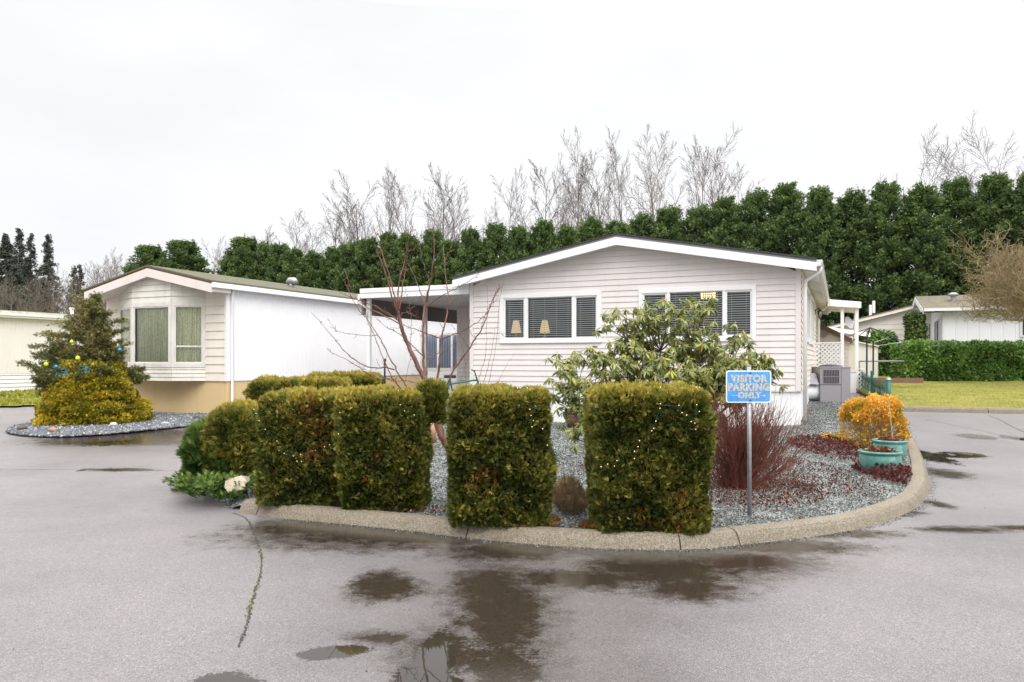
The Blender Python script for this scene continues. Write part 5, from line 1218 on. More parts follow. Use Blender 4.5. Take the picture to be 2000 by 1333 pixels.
# ------------------------------------------------------------------ pots
M['teal'] = None
m, t, p = newmat('teal_glaze'); co = objco(t); t.links.new(ramp(t, noise(t, 7, 5, .6, co), [(.3, (.05, .18, .15)), (.55, (.11, .28, .24)), (.75, (.24, .42, .37))]), p.inputs['Base Color']); p.inputs['Roughness'].default_value = .18; M['teal'] = m
M['soilpot'] = M['soil']
def pot(loc, R_, H_, label, mat, group=None, plant=True, stake=False):
    r = empty('plant_pot', loc, 0, label, 'plant pot', group)
    MB().lathe([(0, 0), (R_ * .60, 0), (R_ * .68, .02 * H_), (R_ * .90, H_ * .35), (R_ * .97, H_ * .60), (R_ * .93, H_ * .80), (R_ * .90, H_ * .86), (R_ * 1.0, H_ * .90), (R_ * 1.02, H_ * .95), (R_ * .98, H_), (R_ * .90, H_ * .98), (R_ * .86, H_ * .9), (R_ * .85, H_ * .8)], n=40).build('pot', mat, r, smooth=True)
    MB().lathe([(R_ * .86, H_ * .86), (R_ * .4, H_ * .90), (0, H_ * .90)], n=24).build('soil', M['soil'], r)
    if plant:
        n_ = 260; P = np.stack([rng.normal(0, R_ * .35, n_), rng.normal(0, R_ * .35, n_), rng.uniform(H_ * .92, H_ * 1.08, n_)], -1); m_ = np.hypot(P[:, 0], P[:, 1]) < R_ * .8; P = P[m_]
        scatter('plants', P, rng.normal(0, .6, P.shape) + np.array([0, 0, 1]), rng.uniform(.02, .05, len(P)), rng.uniform(0, 1, len(P)), fan(4, 1, .4, 120), M['litter'], r)
    if stake: MB().tube([(R_ * .2, 0, H_ * .8), (-R_ * .05, .02, H_ * 2.9)], .006, 6).build('stake', M['tanstem'], r)
    return r
gq = gpt(1717, 926, .10); s_ = gq.y / F; R1 = 40 * s_; pot((at(1719, HZ, gq.y + R1 * .45).x, gq.y + R1 * .45, gq.z - .02), R1, 47 * s_ * 1.0, 'front teal glazed bowl pot with brown dead plants', M['teal'], 'teal glazed pots')
gq2 = gpt(1737, 906, .10); s_ = (gq2.y + .3) / F; pot((at(1738, HZ, gq2.y + .35).x, gq2.y + .35, gq2.z - .01), 32 * s_, 42 * s_, 'rear teal glazed pot with a bamboo stake, behind the bowl pot', M['teal'], 'teal glazed pots', True, True)
M['browng'] = plain('brown_glaze', (.11, .045, .035), .2)
Yb = 15.6; q = at(1121, 803, Yb); gz = float(G(q.x, Yb)) + .1; pot((q.x, Yb, gz), .20, q.z - gz, 'brown glazed pot standing against the white house skirting', M['browng'])

# ------------------------------------------------------------------ burgundy plants, heather, ground cover, litter
def patch(name, cx, cy, wpx, hpx, n, size, mat, label, H_=.12, cat='plant', tm=None, vb=.45, dz=.10, kind=None, up=1.0):
    g0 = gpt(cx, cy, dz); rx = wpx / F * g0.y; ry = hpx * g0.y ** 2 / (F * 1.44); a = rng.uniform(0, 6.28, n); rr = np.sqrt(rng.uniform(0, 1, n)); x = rx * rr * np.cos(a); y = ry * rr * np.sin(a)
    z = rng.uniform(0, 1, n) * H_ * (1 - rr ** 2 * .8); P = np.stack([x, y, z + .006], -1); P[:, 2] += (G(x + g0.x, y + g0.y) - G(g0.x, g0.y)); ok = inpoly(x + g0.x, y + g0.y, bed) & shrink_near_kerb(x + g0.x, y + g0.y, .21); P = P[ok]
    if kind is None:
        r = empty(name, g0, 0, label, cat); o = scatter('foliage', P, rng.normal(0, .7, P.shape) + np.array([0, 0, up]), rng.uniform(.6, 1.3, len(P)) * size, np.clip(vb + rng.normal(0, .22, len(P)), 0, 1), tm or fan(4, 1, .3, 110), M[mat], r)
        ln_ = [(np.array([[q[0] * .5, q[1] * .5, 0.], q * np.array([.9, .9, .5]), q]), np.array([.003, .0025, .002])) for q in P[::max(1, len(P) // 60)]]
        if len(ln_) > 12: tubes('stems', ln_, M['burg_stem'], r, 3)
        return r
    o = scatter(name, P, rng.normal(0, .7, P.shape) + np.array([0, 0, up]), rng.uniform(.6, 1.3, len(P)) * size, np.clip(vb + rng.normal(0, .25, len(P)), 0, 1), tm or fan(4, 1, .3, 110), M[mat]); o.location = g0; return tag(o, kind='stuff')
M['burg_stem'] = bark('burgundy_stems', (.08, .02, .02), (.18, .06, .04))
patch('sedum', 1625, 880, 58, 22, 1700, .035, 'burgundy', 'burgundy leafy groundcover left of the orange spirea', .20)
patch('sedum', 1745, 932, 52, 22, 1000, .04, 'burgundy', 'burgundy leafy plant at the foot of the teal pots', .16)
patch('heather', 1112, 985, 34, 22, 2000, .085, 'heather', 'wiry tan heather clump between the two right cedar hedges', .24, tm=fan(3, 1, .06, 40), up=1.5)
patch('heather', 815, 985, 26, 14, 500, .05, 'juniper', 'small green tuft at the right foot of the second cedar column', .14, tm=fan(3, 1, .12, 40), up=2.2)
patch('orange_sedum', 1655, 868, 22, 14, 420, .04, 'spirea', 'small orange clump beside the burgundy groundcover', .16)
LT = leaf(1, .75, .15, .08)
patch('ground_cover', 1240, 1030, 110, 11, 2600, .032, 'cover', None, .05, vb=.55, kind='stuff'); patch('ground_cover', 1045, 1022, 50, 12, 1500, .030, 'cover', None, .05, vb=.6, kind='stuff')
patch('leaf_litter', 1440, 955, 160, 32, 2600, .024, 'litter', None, .012, tm=LT, vb=.15, kind='stuff', up=.8); patch('leaf_litter', 1560, 925, 110, 40, 1700, .022, 'litter', None, .012, tm=LT, vb=.12, kind='stuff', up=.8)
patch('leaf_litter', 1150, 960, 380, 75, 420, .030, 'litter', None, .010, tm=LT, vb=.55, kind='stuff', up=.8); patch('leaf_litter', 700, 1000, 170, 16, 380, .032, 'litter', None, .012, tm=LT, vb=.5, kind='stuff', up=.8)
patch('leaf_litter', 1580, 960, 190, 60, 260, .03, 'litter', None, .010, tm=LT, vb=.6, kind='stuff', up=.8)
# loose leaves and grit on the road, at the kerb foot
n_ = 90; x = rng.uniform(-5, 6, n_); y = rng.uniform(3.2, 9, n_); P = np.stack([x, y, G(x, y) + .004], -1); ok = ~inpoly(x, y, bed) & shrink_near_kerb(x, y, .05); P = P[ok]
o = scatter('road_debris', P, rng.normal(0, 1, P.shape) * np.array([1, 1, .2]), rng.uniform(.006, .016, len(P)), rng.uniform(0, .8, len(P)), leaf(1, .5, .1, .05), M['litter']); tag(o, kind='stuff')
idx = rng.integers(20, 150, 2600); nl_ = unit(np.gradient(kc, axis=0)); of = np.abs(rng.normal(0, .03, 2600)) + .006; x = kc[idx, 0] + nl_[idx, 1] * of + rng.normal(0, .03, 2600); y = kc[idx, 1] - nl_[idx, 0] * of + rng.normal(0, .008, 2600)
T4 = (np.array([[1, 0, 0], [-.9, .2, 0], [.1, -.9, 0], [0, .1, .9]]), np.array([[0, 1, 3, 3], [1, 2, 3, 3], [2, 0, 3, 3]]))
ok = ~inpoly(x, y, [tuple(q) for q in kc] + [(8, 20), (-3, 14)]); P = np.stack([x, y, G(x, y) + .002], -1)[ok]
o = scatter('loose_gravel', P, rng.normal(0, 1, P.shape), rng.uniform(.004, .009, len(P)), rng.uniform(.1, 1, len(P)), T4, M['stones']); tag(o, kind='stuff')
# stones round the left island
def rock(px, py, rpx, colr, label, flat=.65):
    q = gpt(px, py, .03); r_ = rpx / F * q.y; mb = MB(); n1, n2 = 14, 9
    for i in range(n2 + 1):
        for j in range(n1):
            th = math.pi * i / n2; ph = 2 * math.pi * j / n1; d = Vector((math.sin(th) * math.cos(ph), math.sin(th) * math.sin(ph), math.cos(th))); k = r_ * (1 + .3 * mnoise.noise(d * 1.3 + Vector((px, py, 0)))); mb.v.append((d.x * k, d.y * k * .8, d.z * k * flat))
    for i in range(n2):
        for j in range(n1): mb.f.append([i*n1 + j, (i+1)*n1 + j, (i+1)*n1 + (j+1) % n1, i*n1 + (j+1) % n1])
    m, t, p = newmat('rock_' + label.split()[0]); co = objco(t); t.links.new(mixc(t, mrange(t, noise(t, 12, 6, .7, co), .35, .65, 0, 1), [c * .65 for c in colr], [min(1, c * 1.25) for c in colr]), p.inputs['Base Color']); p.inputs['Roughness'].default_value = .7; bump(t, p, noise(t, 25, 5, .6, co), .5, .02)
    o = mb.build('rock', m, None, smooth=True); o.location = (q.x, q.y, q.z + r_ * flat * .7); return tag(o, label, 'rock', 'rocks on the left gravel island')
rock(43, 841, 9, (.12, .07, .06), 'dark reddish rock at the left tip of the gravel island'); rock(104, 845, 9, (.34, .20, .12), 'orange brown rock in front of the golden conifer'); rock(221, 834, 8, (.58, .55, .50), 'white rock at the right foot of the golden conifer')
rock(322, 830, 9, (.34, .36, .38), 'flat grey rock on the gravel below the bay window', .4); rock(386, 820, 9, (.045, .045, .05), 'black rock on the gravel near the tan skirting', .45); rock(294, 807, 7, (.5, .5, .48), 'pale rock beside the tan skirting and the conifer')
bd = strip('timber_edging', catmull([tuple(gpt(*q)[:2]) for q in ((290, 815), (340, 816), (385, 814), (440, 815))], 4), .05, .09, M['trunk'], .07, .01); tag(bd, 'dark mossy timber edging at the foot of the tan skirting', 'edging')

# ------------------------------------------------------------------ small things near the young tree
q = gpt(752, 800, .1); Yk = 9.6; a = at(751.5, 705, Yk); b = at(751.5, 790, Yk); hk = empty('garden_stake', (b.x, Yk, float(G(b.x, Yk)) + .1), 0, 'thin black metal stake standing behind the second hedge column', 'stake'); MB().tube([(0, 0, 0), (0, 0, a.z - float(G(b.x, Yk)) - .1)], .012, 8).lathe([(.02, 0), (.02, .03), (0, .04)], c=(0, 0, a.z - float(G(b.x, Yk)) - .11), n=8).build('rod', M['black'], hk)
q = at(843, 864, 8.6); lg = empty('cut_log', (q.x, 8.6, q.z), R(35), 'short red-brown cut log lying beside the bent trunk', 'log')
M['logend'] = plain('red_log_end', (.42, .10, .05), .6); M['logbark'] = bark('log_bark', (.35, .18, .10), (.55, .33, .2))
MB().tube([(0, 0, 0), (-.05, .22, .01)], .062, 14).build('log', M['logbark'], lg, smooth=True); MB().lathe([(.055, 0), (0, .002)], n=14).build('cut_end', M['logend'], lg); lg.children[1].rotation_euler = (R(90), 0, 0); lg.children[1].location = (0, -.004, 0)
stb = empty('stone_edging', (0, 0, 0), 0, 'low stone edging slab under the cut log', 'edging'); a = gpt(832, 884, .1); b = gpt(860, 870, .1); MB().hexa([(a.x, a.y, .08), (b.x, b.y, .08), (b.x, b.y + .12, .08), (a.x, a.y + .12, .08), (a.x, a.y, .16), (b.x, b.y, .16), (b.x, b.y + .12, .16), (a.x, a.y + .12, .16)]).build('slab', M['kerb'], stb, bevel=.01)
# bicycle parked under the carport edge
Yc = 16.8; q = at(897, 757, Yc); gz = float(G(q.x, Yc)) + .0; bk = empty('bicycle', (q.x - .55, Yc, gz + .14), R(12), 'dark green bicycle parked by the entry under the carport', 'bicycle')
def wheel(x):
    mb = MB(); n = 28
    for k in range(n): 
        a0_, a1_ = 2 * math.pi * k / n, 2 * math.pi * (k + 1) / n; mb.tube([(x + .31 * math.cos(a0_), 0, .33 + .31 * math.sin(a0_)), (x + .31 * math.cos(a1_), 0, .33 + .31 * math.sin(a1_))], .016, 5, cap=False)
    w_ = mb.build('wheel', M['black'], bk); s = MB()
    for k in range(14): a0_ = 2 * math.pi * k / 14; s.tube([(x, 0, .33), (x + .3 * math.cos(a0_), 0, .33 + .3 * math.sin(a0_))], .003, 3, cap=False)
    s.build('spokes', M['steel'], w_)
wheel(0); wheel(1.0)
f = MB()
for a, b in (((0, .33), (.42, .30)), ((0, .33), (.32, .78)), ((.42, .30), (.30, .82)), ((.42, .30), (.86, .75)), ((.32, .74), (.84, .82)), ((.84, .88), (1.0, .33))): f.tube([(a[0], 0, a[1]), (b[0], 0, b[1])], .018, 8)
bk.scale = (1.13, 1.13, 1.13); f.build('frame', M['green'], bk); MB().tube([(.84, 0, .88), (.80, 0, 1.0), (.78, -.22, 1.02)], .013, 6).tube([(.80, 0, 1.0), (.78, .22, 1.02)], .013, 6).build('handlebar', M['black'], bk); MB().box(.18, .42, -.06, .06, .86, .92).tube([(.30, 0, .82), (.30, 0, .88)], .014, 6).build('saddle', M['black'], bk, bevel=.02)

# ------------------------------------------------------------------ young bare tree, traced limb by limb and given depth
YT = 8.9; tb = at(880, 884, YT); ty = empty('bare_fruit_tree', (tb.x, YT, float(G(tb.x, YT)) + .09), 0, 'young leafless fruit tree with reddish branches between the cedar hedges', 'tree')
O3 = np.array(ty.location)
def tr(pts, r0, r1, d0=0.0, d1=0.0):
    n = len(pts); out_ = []
    for i, (px, py) in enumerate(pts):
        t_ = i / max(n - 1, 1); Y = YT + d0 + (d1 - d0) * t_; p_ = at(px, py, Y); out_.append([p_.x, p_.y, p_.z])
    c = catmull(np.array(out_) - O3, 5); c = c + np.concatenate([np.zeros((1, 3)), rng.normal(0, .004, (len(c) - 1, 3))]); return c, np.linspace(r0, r1, len(c)) * .84
trunk = tr([(884, 898), (876, 876), (862, 850), (852, 815), (846, 785), (845, 768)], .058, .048)
L3 = [tr([(845, 770), (827, 737), (805, 692), (790, 657), (782, 630), (778, 612)], .038, .022, 0, -.1), tr([(846, 772), (835, 751), (828, 720), (827, 697), (826, 636), (830, 595), (839, 555), (847, 501), (848, 454), (847, 415)], .026, .003, 0, .1),
      tr([(847, 770), (856, 724), (860, 690), (864, 656), (873, 609), (874, 569), (868, 521), (866, 478)], .019, .003, 0, .35), tr([(850, 776), (869, 759), (887, 722), (917, 680), (934, 653), (946, 630), (964, 582), (977, 556)], .017, .003, 0, -.3),
      tr([(778, 614), (766, 582), (748, 521), (736, 490), (730, 478)], .014, .003, -.1, -.2), tr([(778, 612), (765, 555), (748, 501), (735, 460), (729, 436)], .012, .002, -.1, .15), tr([(779, 612), (778, 562), (788, 514), (800, 460), (804, 425)], .013, .003, -.1, .1), tr([(780, 605), (786, 560), (793, 520), (798, 478)], .010, .003, -.1, -.2),
      tr([(783, 630), (758, 612), (717, 592), (687, 582), (643, 561)], .010, .002, -.05, -.45), tr([(784, 634), (740, 612), (717, 600), (690, 575), (673, 525)], .010, .002, -.05, .3), tr([(785, 600 + 12), (800, 608), (815, 590), (822, 576)], .006, .002, -.1, -.2), tr([(784, 612), (800, 612), (812, 617), (816, 605)], .005, .002, -.1, -.3),
      tr([(834, 589), (840, 550), (846, 531), (869, 508), (886, 467)], .007, .002, .05, -.2), tr([(829, 590), (815, 555), (805, 530), (795, 515)], .007, .002, .05, .3), tr([(840, 550), (828, 520), (818, 470)], .005, .002, .1, .2), tr([(834, 598), (855, 583), (875, 572), (900, 560), (930, 540), (945, 520)], .008, .002, .05, -.3),
      tr([(863, 662), (885, 654), (910, 644), (946, 618), (962, 590), (970, 568)], .008, .002, .15, -.25), tr([(863, 662), (845, 656), (829, 650), (796, 638), (760, 616), (720, 590)], .009, .002, .15, .1), tr([(834, 702), (852, 692), (868, 686), (895, 666)], .006, .002, .1, .4), tr([(827, 697), (800, 670), (775, 650), (750, 636), (722, 605)], .009, .002, .1, .3),
      tr([(846, 795), (820, 775), (792, 751), (771, 717), (752, 680), (738, 653), (714, 619), (704, 582)], .015, .003, 0, .25), tr([(847, 800), (815, 785), (790, 768), (775, 751), (760, 725), (735, 665), (715, 620)], .014, .003, 0, -.35), tr([(770, 722), (751, 718), (717, 717), (680, 693), (657, 666), (633, 639), (609, 611)], .010, .002, -.1, -.5),
      tr([(775, 740), (740, 740), (720, 732), (690, 710), (650, 690), (638, 680)], .007, .002, -.2, -.6), tr([(712, 620), (690, 588), (678, 560), (670, 545)], .006, .002, .2, .4), tr([(846, 760), (800, 745), (770, 745), (745, 735), (700, 715)], .006, .002, 0, -.5), tr([(738, 655), (700, 655), (660, 648), (640, 622)], .005, .0015, .15, .3),
      tr([(934, 653), (960, 650), (990, 652)], .004, .0015, -.2, -.3), tr([(917, 680), (900, 655), (880, 635)], .004, .0015, -.2, -.3), tr([(940, 640), (955, 600), (985, 552)], .005, .0015, -.2, .1), tr([(800, 690), (803, 640), (800, 600), (790, 560)], .004, .0015, 0, .4), tr([(790, 750), (802, 700), (797, 680)], .004, .0015, 0, .3), tr([(873, 609), (885, 590), (905, 575)], .004, .0015, .3, .2)]
spur = []; buds_P = []; buds_D = []
for c, r_ in L3:
    seg = np.linalg.norm(np.diff(c, axis=0), axis=1).sum()
    for _ in range(int(seg / .045)):
        k = rng.integers(2, len(c) - 1); d = unit(c[k] - c[k-1]); x, y = perp(d); a = rng.uniform(0, 6.28); o_ = unit(x * math.cos(a) + y * math.sin(a) + d * .6); p0 = c[k] + (c[k-1] - c[k]) * rng.uniform(0, 1)
        l_ = rng.choice([.012, .02, .03, .07, .16], p=[.40, .30, .18, .08, .04]) * rng.uniform(.8, 1.2)
        spur.append((np.array([p0, p0 + o_ * (r_[k] + l_ * .5), p0 + unit(o_ + np.array([0, 0, .3])) * (r_[k] + l_)]), np.array([.0032, .003, .0018])))
        if l_ > .05:
            for u in np.linspace(.3, 1, 4): buds_P.append(p0 + o_ * l_ * u)
tk = tubes('trunk', [trunk], M['cherry'], ty, 12); tubes('branches', L3, M['cherry'], ty, 7); tag(tubes('spurs', spur, M['cherry'], ty, 3), kind='stuff')
# thin suckers right of it
YS = 8.3; gs_ = at(925, HZ, YS); sk = empty('bare_sucker_shrub', (gs_.x, YS, .1), 0, 'a few thin bare red stems rising behind the middle cedar column', 'shrub'); O3 = np.array(sk.location); YT = YS
L4 = [tr([(928, 930), (932, 800), (935, 747), (946, 704), (950, 650), (952, 560)], .006, .0015, 0, .2), tr([(930, 930), (938, 780), (960, 690), (966, 640)], .005, .0015), tr([(932, 930), (945, 780), (962, 720), (975, 600), (980, 560)], .004, .0015, 0, -.2), tr([(929, 930), (912, 800), (908, 700), (896, 668)], .005, .0015), tr([(935, 930), (970, 760), (1005, 690)], .004, .001), tr([(935, 930), (960, 770), (985, 735)], .004, .001), tr([(928, 930), (890, 790), (900, 740), (915, 700)], .004, .001)]
tubes('stems', L4, M['cherry'], sk, 5)

# ------------------------------------------------------------------ left golden conifer with spruce growing out of it
gq = gpt(181, 834, .03); gy = gq.y + 1.0; s_ = gy / F; gq.x = at(181, HZ, gy).x; gc = empty('golden_conifer', (gq.x, gy, gq.z), 0, 'mounded golden-green dwarf conifer on the gravel island', 'shrub')
n_ = 20000; lobes = []
Hc = CAMH - (705 - HZ) / F * gy - gq.z; W0 = 218 / 2 * s_ * .93
pts = []; nrm = []
for k in range(320):
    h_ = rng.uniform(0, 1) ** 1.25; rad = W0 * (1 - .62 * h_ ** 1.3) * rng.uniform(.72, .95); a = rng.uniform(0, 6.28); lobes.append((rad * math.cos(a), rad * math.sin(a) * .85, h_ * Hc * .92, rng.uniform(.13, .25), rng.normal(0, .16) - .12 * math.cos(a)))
vv = []
for (lx, ly, lz_, lr, lv) in lobes:
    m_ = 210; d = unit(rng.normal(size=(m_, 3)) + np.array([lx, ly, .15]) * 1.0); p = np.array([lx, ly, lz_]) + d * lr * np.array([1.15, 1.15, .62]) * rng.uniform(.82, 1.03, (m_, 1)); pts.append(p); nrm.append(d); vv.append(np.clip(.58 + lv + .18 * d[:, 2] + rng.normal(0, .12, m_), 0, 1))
P = np.concatenate(pts); D = np.concatenate(nrm); vv = np.concatenate(vv); ok = P[:, 2] > .02; P, D, vv = P[ok], D[ok], vv[ok]
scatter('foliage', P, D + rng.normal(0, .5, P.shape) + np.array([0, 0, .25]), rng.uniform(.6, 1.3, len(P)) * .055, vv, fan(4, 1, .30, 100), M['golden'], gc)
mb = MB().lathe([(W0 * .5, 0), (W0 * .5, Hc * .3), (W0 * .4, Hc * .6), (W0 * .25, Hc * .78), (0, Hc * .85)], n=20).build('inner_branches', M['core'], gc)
st_ = empty('spruce_tree', (gq.x - .1, gy + .15, gq.z), 0, 'scruffy young spruce with sparse top and baubles, left of the bay window', 'tree'); s_ = gy / F
tx = lambda px: (px - 181) / F * gy; Zs = lambda py: CAMH - (py - HZ) / F * (gy) - gq.z
Htop = Zs(577); lines = [(np.array([[0, 0, .3], [.03, 0, Zs(720)], [.06, 0, Zs(640)], [.09, 0, Htop]]), np.array([.05, .045, .03, .006]))]; P = []; D = []; V_ = []
def needlebr(a, b, dens=1.0, sz=.05):
    pts, rr = bez(a, b, .012, .003, 9, -.3); lines.append((pts, rr)); d = unit(np.asarray(b) - np.asarray(a)); L_ = np.linalg.norm(np.asarray(b) - np.asarray(a)); m_ = int(L_ * 260 * dens); t_ = rng.uniform(.15, 1, m_); q = np.stack([np.interp(t_, np.linspace(0, 1, 9), pts[:, i]) for i in range(3)], -1)
    q = q + rng.normal(0, .025, q.shape) * (1 + (1 - t_[:, None])); P.append(q); D.append(d * .8 + rng.normal(0, .55, q.shape) + np.array([0, 0, .15])); V_.append(np.clip(.42 + rng.normal(0, .17, m_) + .25 * (dens < .8), 0, 1))
for k in range(125):
    h_ = rng.uniform(0, 1) ** 1.5; z_ = Zs(755) + (Zs(600) - Zs(765)) * h_; a = rng.uniform(0, 6.28); wd = (1.40 - 1.05 * h_ ** .6) * rng.uniform(.55, 1.0); dns = 1.5 if h_ < .35 else (.75 if h_ < .6 else .35)
    e_ = np.array([wd * math.cos(a) - .10, wd * .8 * math.sin(a), z_ + wd * rng.uniform(-.05, .28)]); b0 = np.array([.03, 0, z_]); needlebr(b0, e_, dns, .05)
    for _ in range(3): tt = rng.uniform(.35, .8); m0 = b0 + (e_ - b0) * tt; needlebr(m0, m0 + (e_ - b0) * .35 + rng.normal(0, .12, 3), dns)
for (ex, ey, dd_) in ((66, 678, -.3), (80, 655, .1), (112, 640, .2), (78, 692, -.4), (100, 700, -.2), (230, 640, .3), (236, 625, 0), (128, 655, .3), (226, 655, -.4), (245, 668, -.3), (68, 690, .2), (160, 620, .2), (205, 610, .1), (92, 710, -.4), (105, 675, 0)):
    z_ = Zs(ey) - .12; needlebr(np.array([.03, 0, z_ - .1]), np.array([tx(ex) + .1, dd_, Zs(ey)]), 1.1)
for k in range(24):
    z_ = Zs(640) + (Htop - Zs(640)) * k / 23; a = rng.uniform(0, 6.28); l_ = .20 * (1.1 - k / 26); needlebr(np.array([.08, 0, z_]), np.array([.08 + l_ * math.cos(a), l_ * math.sin(a), z_ + l_ * .7]), .9 if k < 12 else 2.4)
P, D, V_ = np.concatenate(P), np.concatenate(D), np.concatenate(V_); tubes('branches', lines, M['trunk'], st_, 4); scatter('foliage', P, D, rng.uniform(.6, 1.3, len(P)) * .062, V_, fan(4, 1, .16, 90), M['spruce'], st_)
M['yball'] = plain('yellow_bauble', (.60, .66, .02), .25); M['bball'] = plain('blue_bauble', (.01, .22, .36), .12, .8, .5)
for (px, py, mt, r_, lb) in ((140, 668, 'yball', .035, 'highest yellow bauble on the spruce'), (152, 700, 'yball', .045, 'middle yellow bauble on the spruce'), (90, 712, 'yball', .045, 'yellow bauble at the left branch tip'), (234, 684, 'bball', .045, 'blue bauble at the right side near the bay window'), (110, 717, 'bball', .042, 'dark blue bauble low on the left')):
    p_ = at(px, py, gy - (1.02 if 100 < px < 200 else .62 if px < 100 else .75)); o = MB().lathe([(r_ * math.sin(math.pi * i / 12), -r_ * math.cos(math.pi * i / 12)) for i in range(13)] + [(.008, r_), (.008, r_ + .02), (0, r_ + .022)], n=20).build('bauble', M[mt], None, smooth=True); o.location = p_; tag(o, lb, 'bauble', 'baubles on the spruce')
for (px, py, lb) in ((122, 727, 'cluster of tiny blue beads hanging at the left of the spruce'), (170, 722, 'cluster of tiny blue beads at the centre of the spruce')):
    mb = MB(); c_ = at(px, py, gy - 1.05)
    for _ in range(34): q = (rng.normal(0, .10), rng.normal(0, .04), rng.normal(0, .06)); mb.lathe([(0, -.011), (.008, -.007), (.011, 0), (.008, .007), (0, .011)], c=q, n=7)
    for _ in range(6): q = Vector((rng.normal(0, .08), 0, rng.normal(0, .05))); mb.tube([(0, .02, 0), q], .002, 3)
    o = empty('bead_garland', c_, 0, lb, 'garland', 'blue bead clusters on the spruce'); tag(mb.build('beads', M['bball'], o, smooth=True), kind='stuff')

# ------------------------------------------------------------------ laurel hedges and round shrubs on the right
def laurel(loc, hx, hy, H, n, label, rz, size=.10, r=.35, mat='laurel', cat='hedge', name='laurel_hedge', vb=.42):
    root = empty(name, loc, rz, label, cat); P, Nn = rbox(n, hx, hy, 0, H, r); nz = fnoise(P, 1.6); P = P + Nn * (nz[:, None] * .12 - np.abs(rng.normal(0, .06, n))[:, None]); P[:, 2] = np.maximum(P[:, 2], .04)
    scatter('foliage', P, Nn * .5 + rng.normal(0, .6, P.shape) + np.array([0, 0, .1]), rng.uniform(.7, 1.3, n) * size, np.clip(vb + .3 * nz + rng.normal(0, .2, n), 0, 1), leaf(1, .5, .15, .05), M[mat], root, upn=Nn)
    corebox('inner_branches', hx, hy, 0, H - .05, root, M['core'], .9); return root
a = gpt(1788, 745, .1); Yh = a.y; b = at(2150, HZ, Yh); Hh = CAMH - (661 - HZ) / F * (Yh + .6) - a.z - .20
laurel(((a.x + b.x) / 2 - .1, Yh + .75, a.z), (b.x - a.x) / 2 + .1, .7, Hh, 26000, 'long clipped glossy laurel hedge along the far edge of the lawn', R(0), .13)
q = at(1722, 648, 31); gz = float(G(q.x, 31)); laurel((q.x, 31.5, gz), .80, .8, q.z - gz, 5000, 'rounded laurel shrub behind the clothesline, left of the long hedge', 0, .13, .6, cat='shrub', name='laurel_shrub')
q = at(1793, 608, 30.0); gz = float(G(q.x, 30)); laurel((q.x, 30.2, gz), .36, .4, q.z - gz, 3500, 'narrow upright evergreen shrub beside the white house gable', 0, .10, .33, 'juniper', 'shrub', 'evergreen_shrub', .5)
q = at(1722, 742, 24.3); br2 = empty('planting_border', (q.x, 24.3, q.z), ANG, 'low brown timber border between fence and laurel hedge', 'edging'); MB().box(-.7, 1.2, -.05, .05, -.1, .06).build('board', M['brown_trim'], br2)

# ------------------------------------------------------------------ mossy bare tree off the right edge
def baretree(name, loc, par, H, r0, label, mat, group=None, n=4, maxl=3, lean=(0, 0), split=True, catg='tree', prune=None):
    root = empty(name, loc, 0, label, catg, group); lines = []; branch(np.zeros(3), unit(np.array([lean[0], lean[1], 1.])), H, r0, 0, maxl, lines, par)
    if prune: lines = lines[:1] + [l for l in lines[1:] if l[0][:, 2].min() > prune]
    tubes('trunk', lines[:1], M[mat], root, 8); tubes('branches', lines[1:], M[mat], root, n); return root
pm = dict(seg=[5, 7, 6, 5, 4], wob=[.08, .17, .24, .32, .3], up=[.0, .045, .08, .08, .06], tap=.7, rmin=.006, kids=[15, 10, 8, 6], **{'from': [.62, .12, .1, .1]}, ang=[58, 40, 42, 42], len=[1.08, .50, .50, .48], cone=.1)
q = at(2056, HZ, 24); mt = baretree('mossy_tree', (q.x, 24, float(G(q.x, 24)) + .1), pm, 2.35, .15, 'spreading leafless tree with mossy yellow twigs at the right edge', 'mossbark', None, 3, 4, prune=2.15)

